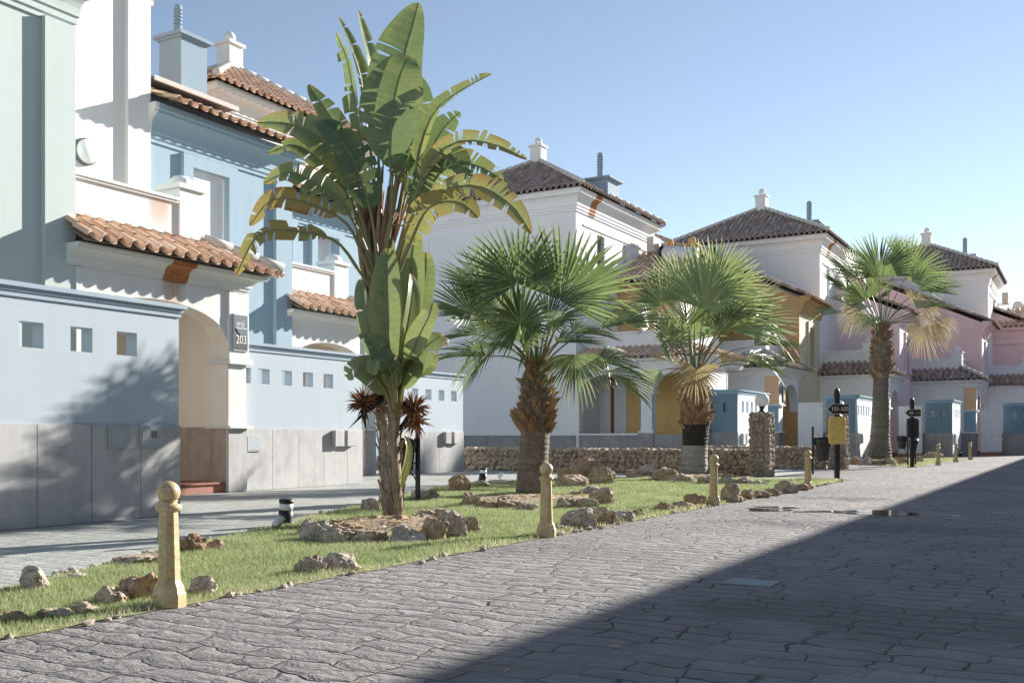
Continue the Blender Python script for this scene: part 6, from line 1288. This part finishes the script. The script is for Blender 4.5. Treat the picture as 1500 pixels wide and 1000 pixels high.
# ------------------------------------------------------------------ planting beds and rocks
def bed(c, ru, rv, name, h=0.07):
    mb = MB(); n, m = 40, 10; vs = [(c[0], c[1], h)]
    for j in range(1, m+1):
        f = j/m
        for i in range(n):
            a = 2*math.pi*i/n; x, y = c[0]+ru*f*math.cos(a), c[1]+rv*f*math.sin(a); vs.append((x, y, h*(1-f**2.2)+0.015+0.045*mnoise.noise(Vector((x*4, y*4, 0)))*(1-f**4)))
    fs = [(0, 1+i, 1+(i+1)%n) for i in range(n)]
    for j in range(m-1):
        for i in range(n): fs.append((1+j*n+i, 1+j*n+(i+1)%n, 1+(j+1)*n+(i+1)%n, 1+(j+1)*n+i))
    mb.add(vs, fs); tag(mb.build(name, M['soil'], None, True), kind='structure')
    # dry leaf litter
    mb = MB()
    for k in range(420):
        a = random.uniform(0, 6.28); f = random.random()**0.5*0.98; p = Vector((c[0]+ru*f*math.cos(a), c[1]+rv*f*math.sin(a), h*(1-f**2.2)+0.03)); e = Vector((random.gauss(0,1), random.gauss(0,1), random.gauss(0,0.35))).normalized(); s = e.orthogonal().normalized(); l = random.uniform(0.015, 0.06); w = l*random.uniform(0.1, 0.35)
        mb.add([tuple(p-e*l-s*w*0.3), tuple(p+s*w), tuple(p+e*l), tuple(p-s*w)], [(0,1,2,3)], 0, random.random())
    tag(mb.build('leaf_litter', M['fronddry']), kind='stuff')
BEDS = []
cb = gnd(578, 771); BEDS.append((cb.x, cb.y, 0.95, 1.0)); bed((cb.x, cb.y), 0.95, 1.0, 'bed_soil_banana', 0.09)
c2 = gnd(790, 733); BEDS.append((c2.x, c2.y, 1.25, 1.25)); bed((c2.x, c2.y), 1.25, 1.25, 'bed_soil_palm', 0.06)
c3 = gnd(1017, 698); BEDS.append((c3.x, c3.y, 1.1, 1.6)); bed((c3.x, c3.y), 1.1, 1.6, 'bed_soil_far_palm', 0.05)
def rock(px, py, w, h, label, group, seed, mat='rock', deep=0.8, sub=4, rough=0.38):
    p = gnd(px, py); Z = p.dot(FWD); W = w*Z/FPX/2*0.90; H = h*Z/FPX*0.88
    p = p+FWD*(W*deep*0.7)
    mb = MB(); rz = math.atan2(RIGHT.y, RIGHT.x)+random.Random(seed).uniform(-0.35, 0.35)
    blob(mb, (p.x, p.y, H*0.34), (W*1.22, W*deep*1.15, H*0.82), seed, sub, rough, 0, rz, 0.0)
    o = mb.build('rock', M[mat], None, False, (p.x, p.y, 0.0)); tag(o, label, 'rock', group); return o
ORD = ['first','second','third','fourth','fifth','sixth','seventh','eighth','ninth','tenth','eleventh','twelfth','thirteenth','fourteenth','fifteenth','sixteenth','seventeenth']
def ring(lst, fmt, group, seed, mats=('rock',), **kw):
    lst = sorted(lst, key=lambda q: q[0])
    for k, q in enumerate(lst): rock(q[0], q[1], q[2], q[3], fmt % ORD[k], group, seed+k*7, mats[k % len(mats)], **kw)
# single rocks one can point to
rock(40,866,44,38,'pale jagged rock on the paving edge at the far left','rocks along the paving edge',21,'rockpale')
rock(157,886,48,28,'smaller brown rock second to the left of the nearest bollard','rocks beside the nearest bollard',22,'rock')
rock(206,880,58,44,'largest reddish brown rock just left of the nearest bollard','rocks beside the nearest bollard',23,'rockred')
rock(294,872,42,27,'pitted pale rock just right of the nearest bollard','rocks beside the nearest bollard',24,'rockpale')
rock(277,810,40,28,'angular tan rock behind the nearest bollard on the paving edge','rocks along the paving edge',25,'rockred')
rock(314,806,26,16,'small tan rock right of the angular one behind the nearest bollard','rocks along the paving edge',26,'rock')
rock(203,828,78,18,'long flat rock lying left of the nearest bollard on the paving edge','rocks along the paving edge',27,'rock')
rock(103,848,40,8,'flat whitish stone in the grass near the left edge','rocks along the paving edge',28,'rockpale')
rock(14,913,44,16,'low brown rock at the lower left corner of the lawn','rocks beside the nearest bollard',29,'rockred')
rock(75,905,50,13,'flat rubble stone at the road edge in the lower left','rocks beside the nearest bollard',30,'rock')
rock(118,897,46,12,'flat stone at the road edge between the lower left corner and the nearest bollard','rocks beside the nearest bollard',31,'rock')
rock(455,841,46,26,'left brown rock of the pair at the road edge below the leafy plant','rocks between the first two bollards',32,'rock')
rock(497,837,54,27,'right pale rock of the pair at the road edge below the leafy plant','rocks between the first two bollards',33,'rockpale')
rock(540,750,34,18,'tan block shaped rock left of the leafy plant stem on the paving edge','rocks along the paving edge',34,'rock')
rock(671,721,32,27,'smooth upright brown boulder on the paving edge left of the big fan palm','rocks along the paving edge',35,'rockred',rough=0.2)
rock(622,732,34,18,'grey brown rock beside the bin post','rocks along the paving edge',36,'rockpale')
rock(704,716,26,12,'small pale rock right of the smooth upright boulder','rocks along the paving edge',37,'rockpale')
rock(735,712,40,10,'row of low pale stone left of the big fan palm trunk','rocks along the paving edge',38,'rockpale')
rock(838,715,46,22,'large rounded mossy boulder right of the big fan palm, front of its pile','boulder pile by the big fan palm',39,'rock',rough=0.2)
rock(856,702,44,30,'tallest dark boulder on top of the pile right of the big fan palm','boulder pile by the big fan palm',40,'rockred')
rock(883,711,36,28,'tan boulder at the right end of the pile by the big fan palm','boulder pile by the big fan palm',41,'rock')
rock(827,706,26,24,'dark boulder at the left end of the pile by the big fan palm','boulder pile by the big fan palm',42,'rockred')
rock(847,774,52,28,'long tan rock at the road edge right of the second bollard','rocks right of the second bollard',43,'rockpale')
rock(884,768,38,30,'square tan rock at the road edge, second to the right of the second bollard','rocks right of the second bollard',44,'rock')
rock(910,763,34,18,'low pale rock at the road edge, third to the right of the second bollard','rocks right of the second bollard',45,'rockpale')
rock(937,757,24,11,'small reddish rock at the road edge, fourth to the right of the second bollard','rocks right of the second bollard',46,'rockred')
rock(822,778,26,9,'low stone touching the second bollard at the road edge','rocks right of the second bollard',47,'rock')
rock(962,750,22,9,'smallest rock at the road edge, fifth to the right of the second bollard','rocks right of the second bollard',48,'rockred')
rock(1350,669,14,11,'brown boulder behind the far signpost on the island lawn, left of the reddish one','boulders on the island lawn',49,'rockred')
rock(1372,669,28,20,'reddish boulder beside the far signpost on the island lawn','boulders on the island lawn',50,'rockred')
rock(1368,671,28,8,'flat tan boulder in front of the reddish one on the island lawn','boulders on the island lawn',51,'rock')
rock(1347,677,14,9,'small tan rock at the foot of the far signpost','boulders on the island lawn',52,'rock')
ring([(466,794,52,30),(497,797,56,25),(540,797,60,22),(592,797,56,24),(636,794,44,34),(667,790,38,40),(690,782,26,26),(628,768,58,22),(452,786,30,22),(508,780,44,14),(655,772,40,26)], 'rough rock, %s from left in the ring around the leafy plants', 'rocks ringing the leafy plants', 100, ('rock','rockpale','rock','rockred'))
ring([(688,744,38,20),(712,747,34,14),(742,747,42,20),(772,750,36,13),(834,747,40,19),(862,747,34,18),(886,742,42,28),(846,728,34,9),(872,727,40,14)], 'weathered rock, %s from left in the ring around the big fan palm', 'rocks ringing the big fan palm', 200, ('rock','rockred','rock','rockpale'))
ring([(976,750,28,14),(1000,746,30,13),(1020,742,36,20),(1072,735,34,24),(1096,731,24,14),(1115,729,30,11),(1132,726,26,10),(1153,722,36,18),(1175,718,22,9)], 'knobbly road edge rock, %s from left in the row by the third bollard', 'rocks by the third bollard', 300, ('rockred','rock'))
ring([(932,700,26,12),(950,699,34,22),(978,706,42,20),(1006,709,34,14),(1040,710,34,13),(1066,711,30,12),(1090,711,30,11),(1112,712,26,9)], 'grey brown rock, %s from left in the row before the scorched palm', 'rocks before the second fan palm', 400, ('rock','rockpale'))
ring([(1256,680,20,11),(1271,681,24,11),(1288,681,20,10),(1304,681,22,10),(1320,680,18,10),(1246,678,16,8)], 'tan rock, %s from left in the row below the tall palm', 'rocks at the foot of the tall palm', 500, ('rock','rockred'))
mb = MB(); rnd = random.Random(77)                                        # crumbly edging between lawn and paving
for k in range(260):
    if k < 130: t = rnd.random(); i = rnd.randrange(9, 17); a, b = LAWN[i], LAWN[i+1]
    else: t = rnd.random(); i = rnd.randrange(1, 7); a, b = LAWN[i], LAWN[i+1]
    x, y = a[0]+(b[0]-a[0])*t+rnd.gauss(0, 0.05), a[1]+(b[1]-a[1])*t+rnd.gauss(0, 0.05); s_ = rnd.uniform(0.015, 0.055)
    blob(mb, (x, y, s_*0.3), (s_, s_*0.8, s_*0.6), k, 1, 0.4, 0)
tag(mb.build('edging_gravel', M['rockpale']), kind='stuff')
mb = MB(); rnd = random.Random(78)                                        # dead leaves blown against the lawn edge and over the road
for k in range(260):
    if k < 190: i = rnd.randrange(1, 7); a, b = LAWN[i], LAWN[i+1]; t = rnd.random(); x, y = a[0]+(b[0]-a[0])*t, a[1]-abs(rnd.gauss(0, 0.10))+0.03
    else: x, y = rnd.uniform(2, 30), rnd.uniform(0, 5)
    p = Vector((x, y, 0.008)); e = Vector((rnd.gauss(0,1), rnd.gauss(0,1), rnd.gauss(0,0.12))).normalized(); s = e.cross(UP).normalized(); l = rnd.uniform(0.012, 0.045); w = l*rnd.uniform(0.15, 0.4)
    mb.add([tuple(p-e*l-s*w*0.3), tuple(p+s*w+UP*0.006), tuple(p+e*l), tuple(p-s*w+UP*0.004)], [(0,1,2,3)], 0, rnd.random())
tag(mb.build('dead_leaves', M['fronddry']), kind='stuff')
# ------------------------------------------------------------------ grass blades
def inside(poly, X, Y):
    r = np.zeros(len(X), bool); n = len(poly); j = n-1
    for i in range(n):
        xi, yi = poly[i]; xj, yj = poly[j]
        c = ((yi > Y) != (yj > Y)) & (X < (xj-xi)*(Y-yi)/(yj-yi+1e-12)+xi); r ^= c; j = i
    return r
def edge_dist(poly, X, Y):
    d = np.full(len(X), 1e9); n = len(poly)
    for i in range(n):
        ax_, ay = poly[i]; bx, by = poly[(i+1) % n]; vx, vy = bx-ax_, by-ay; t = np.clip(((X-ax_)*vx+(Y-ay)*vy)/(vx*vx+vy*vy), 0, 1); d = np.minimum(d, np.hypot(X-ax_-t*vx, Y-ay-t*vy))
    return d
def grass(poly, n, name, x0, x1, y0, y1, near=True):
    X = rng.uniform(x0, x1, n*3); Y = rng.uniform(y0, y1, n*3); k = inside(poly, X, Y); X, Y = X[k], Y[k]
    dep = X*CU+Y*SU; keep = rng.random(len(X)) < np.clip((9.0/np.maximum(dep, 3))**1.3, 0.10, 1.0)
    e = edge_dist(poly, X, Y); keep &= rng.random(len(X)) < np.clip(0.15+e/0.22, 0, 1)
    for (cx, cy, ru, rv) in BEDS:
        q = np.hypot((X-cx)/ru, (Y-cy)/rv); keep &= (rng.random(len(X)) < np.clip((q-0.80)*5, 0.03, 1))
    X, Y, e, dep = X[keep], Y[keep], e[keep], dep[keep]; n = min(n, len(X)); X, Y, e, dep = X[:n], Y[:n], e[:n], dep[:n]
    sc = np.clip(dep/9.0, 0.8, 3.0)
    clump = np.array([mnoise.noise(Vector((x*1.7, y*1.7, 0))) for x, y in zip(X, Y)])
    H = (0.028+0.020*rng.random(n))*(1+0.5*clump)*np.clip(sc, 0.9, 1.5); Wd = (0.0022+0.0018*rng.random(n))*sc
    a = rng.uniform(0, 2*np.pi, n); lean = rng.uniform(0.1, 0.75, n); b = rng.uniform(0, 2*np.pi, n)
    V = np.zeros((n, 3, 3)); z0 = 0.008
    V[:, 0, 0] = X-Wd*np.cos(a); V[:, 0, 1] = Y-Wd*np.sin(a); V[:, 0, 2] = z0
    V[:, 1, 0] = X+Wd*np.cos(a); V[:, 1, 1] = Y+Wd*np.sin(a); V[:, 1, 2] = z0
    V[:, 2, 0] = X+H*lean*np.cos(b); V[:, 2, 1] = Y+H*lean*np.sin(b); V[:, 2, 2] = z0+H
    me = bpy.data.meshes.new(name); me.vertices.add(n*3); me.vertices.foreach_set('co', V.reshape(-1)); me.loops.add(n*3); me.loops.foreach_set('vertex_index', np.arange(n*3, dtype=np.int32))
    me.polygons.add(n); me.polygons.foreach_set('loop_start', np.arange(0, n*3, 3, dtype=np.int32)); me.polygons.foreach_set('loop_total', np.full(n, 3, dtype=np.int32))
    var = np.clip(rng.normal(0.42, 0.17, n)+0.45*np.clip(1-e/0.18, 0, 1)+0.15*clump, 0, 1)
    t = me.attributes.new('var', 'FLOAT', 'FACE'); t.data.foreach_set('value', var.astype(np.float32)); me.materials.append(M['grass']); me.update(calc_edges=True)
    o = bpy.data.objects.new(name, me); COL.objects.link(o); tag(o, kind='stuff')
grass(LAWN, 330000, 'lawn_grass', 1.0, 25.5, 5.0, 12.4)
grass(ISLE, 30000, 'island_grass', 36.5, 53.2, 4.8, 8.8)
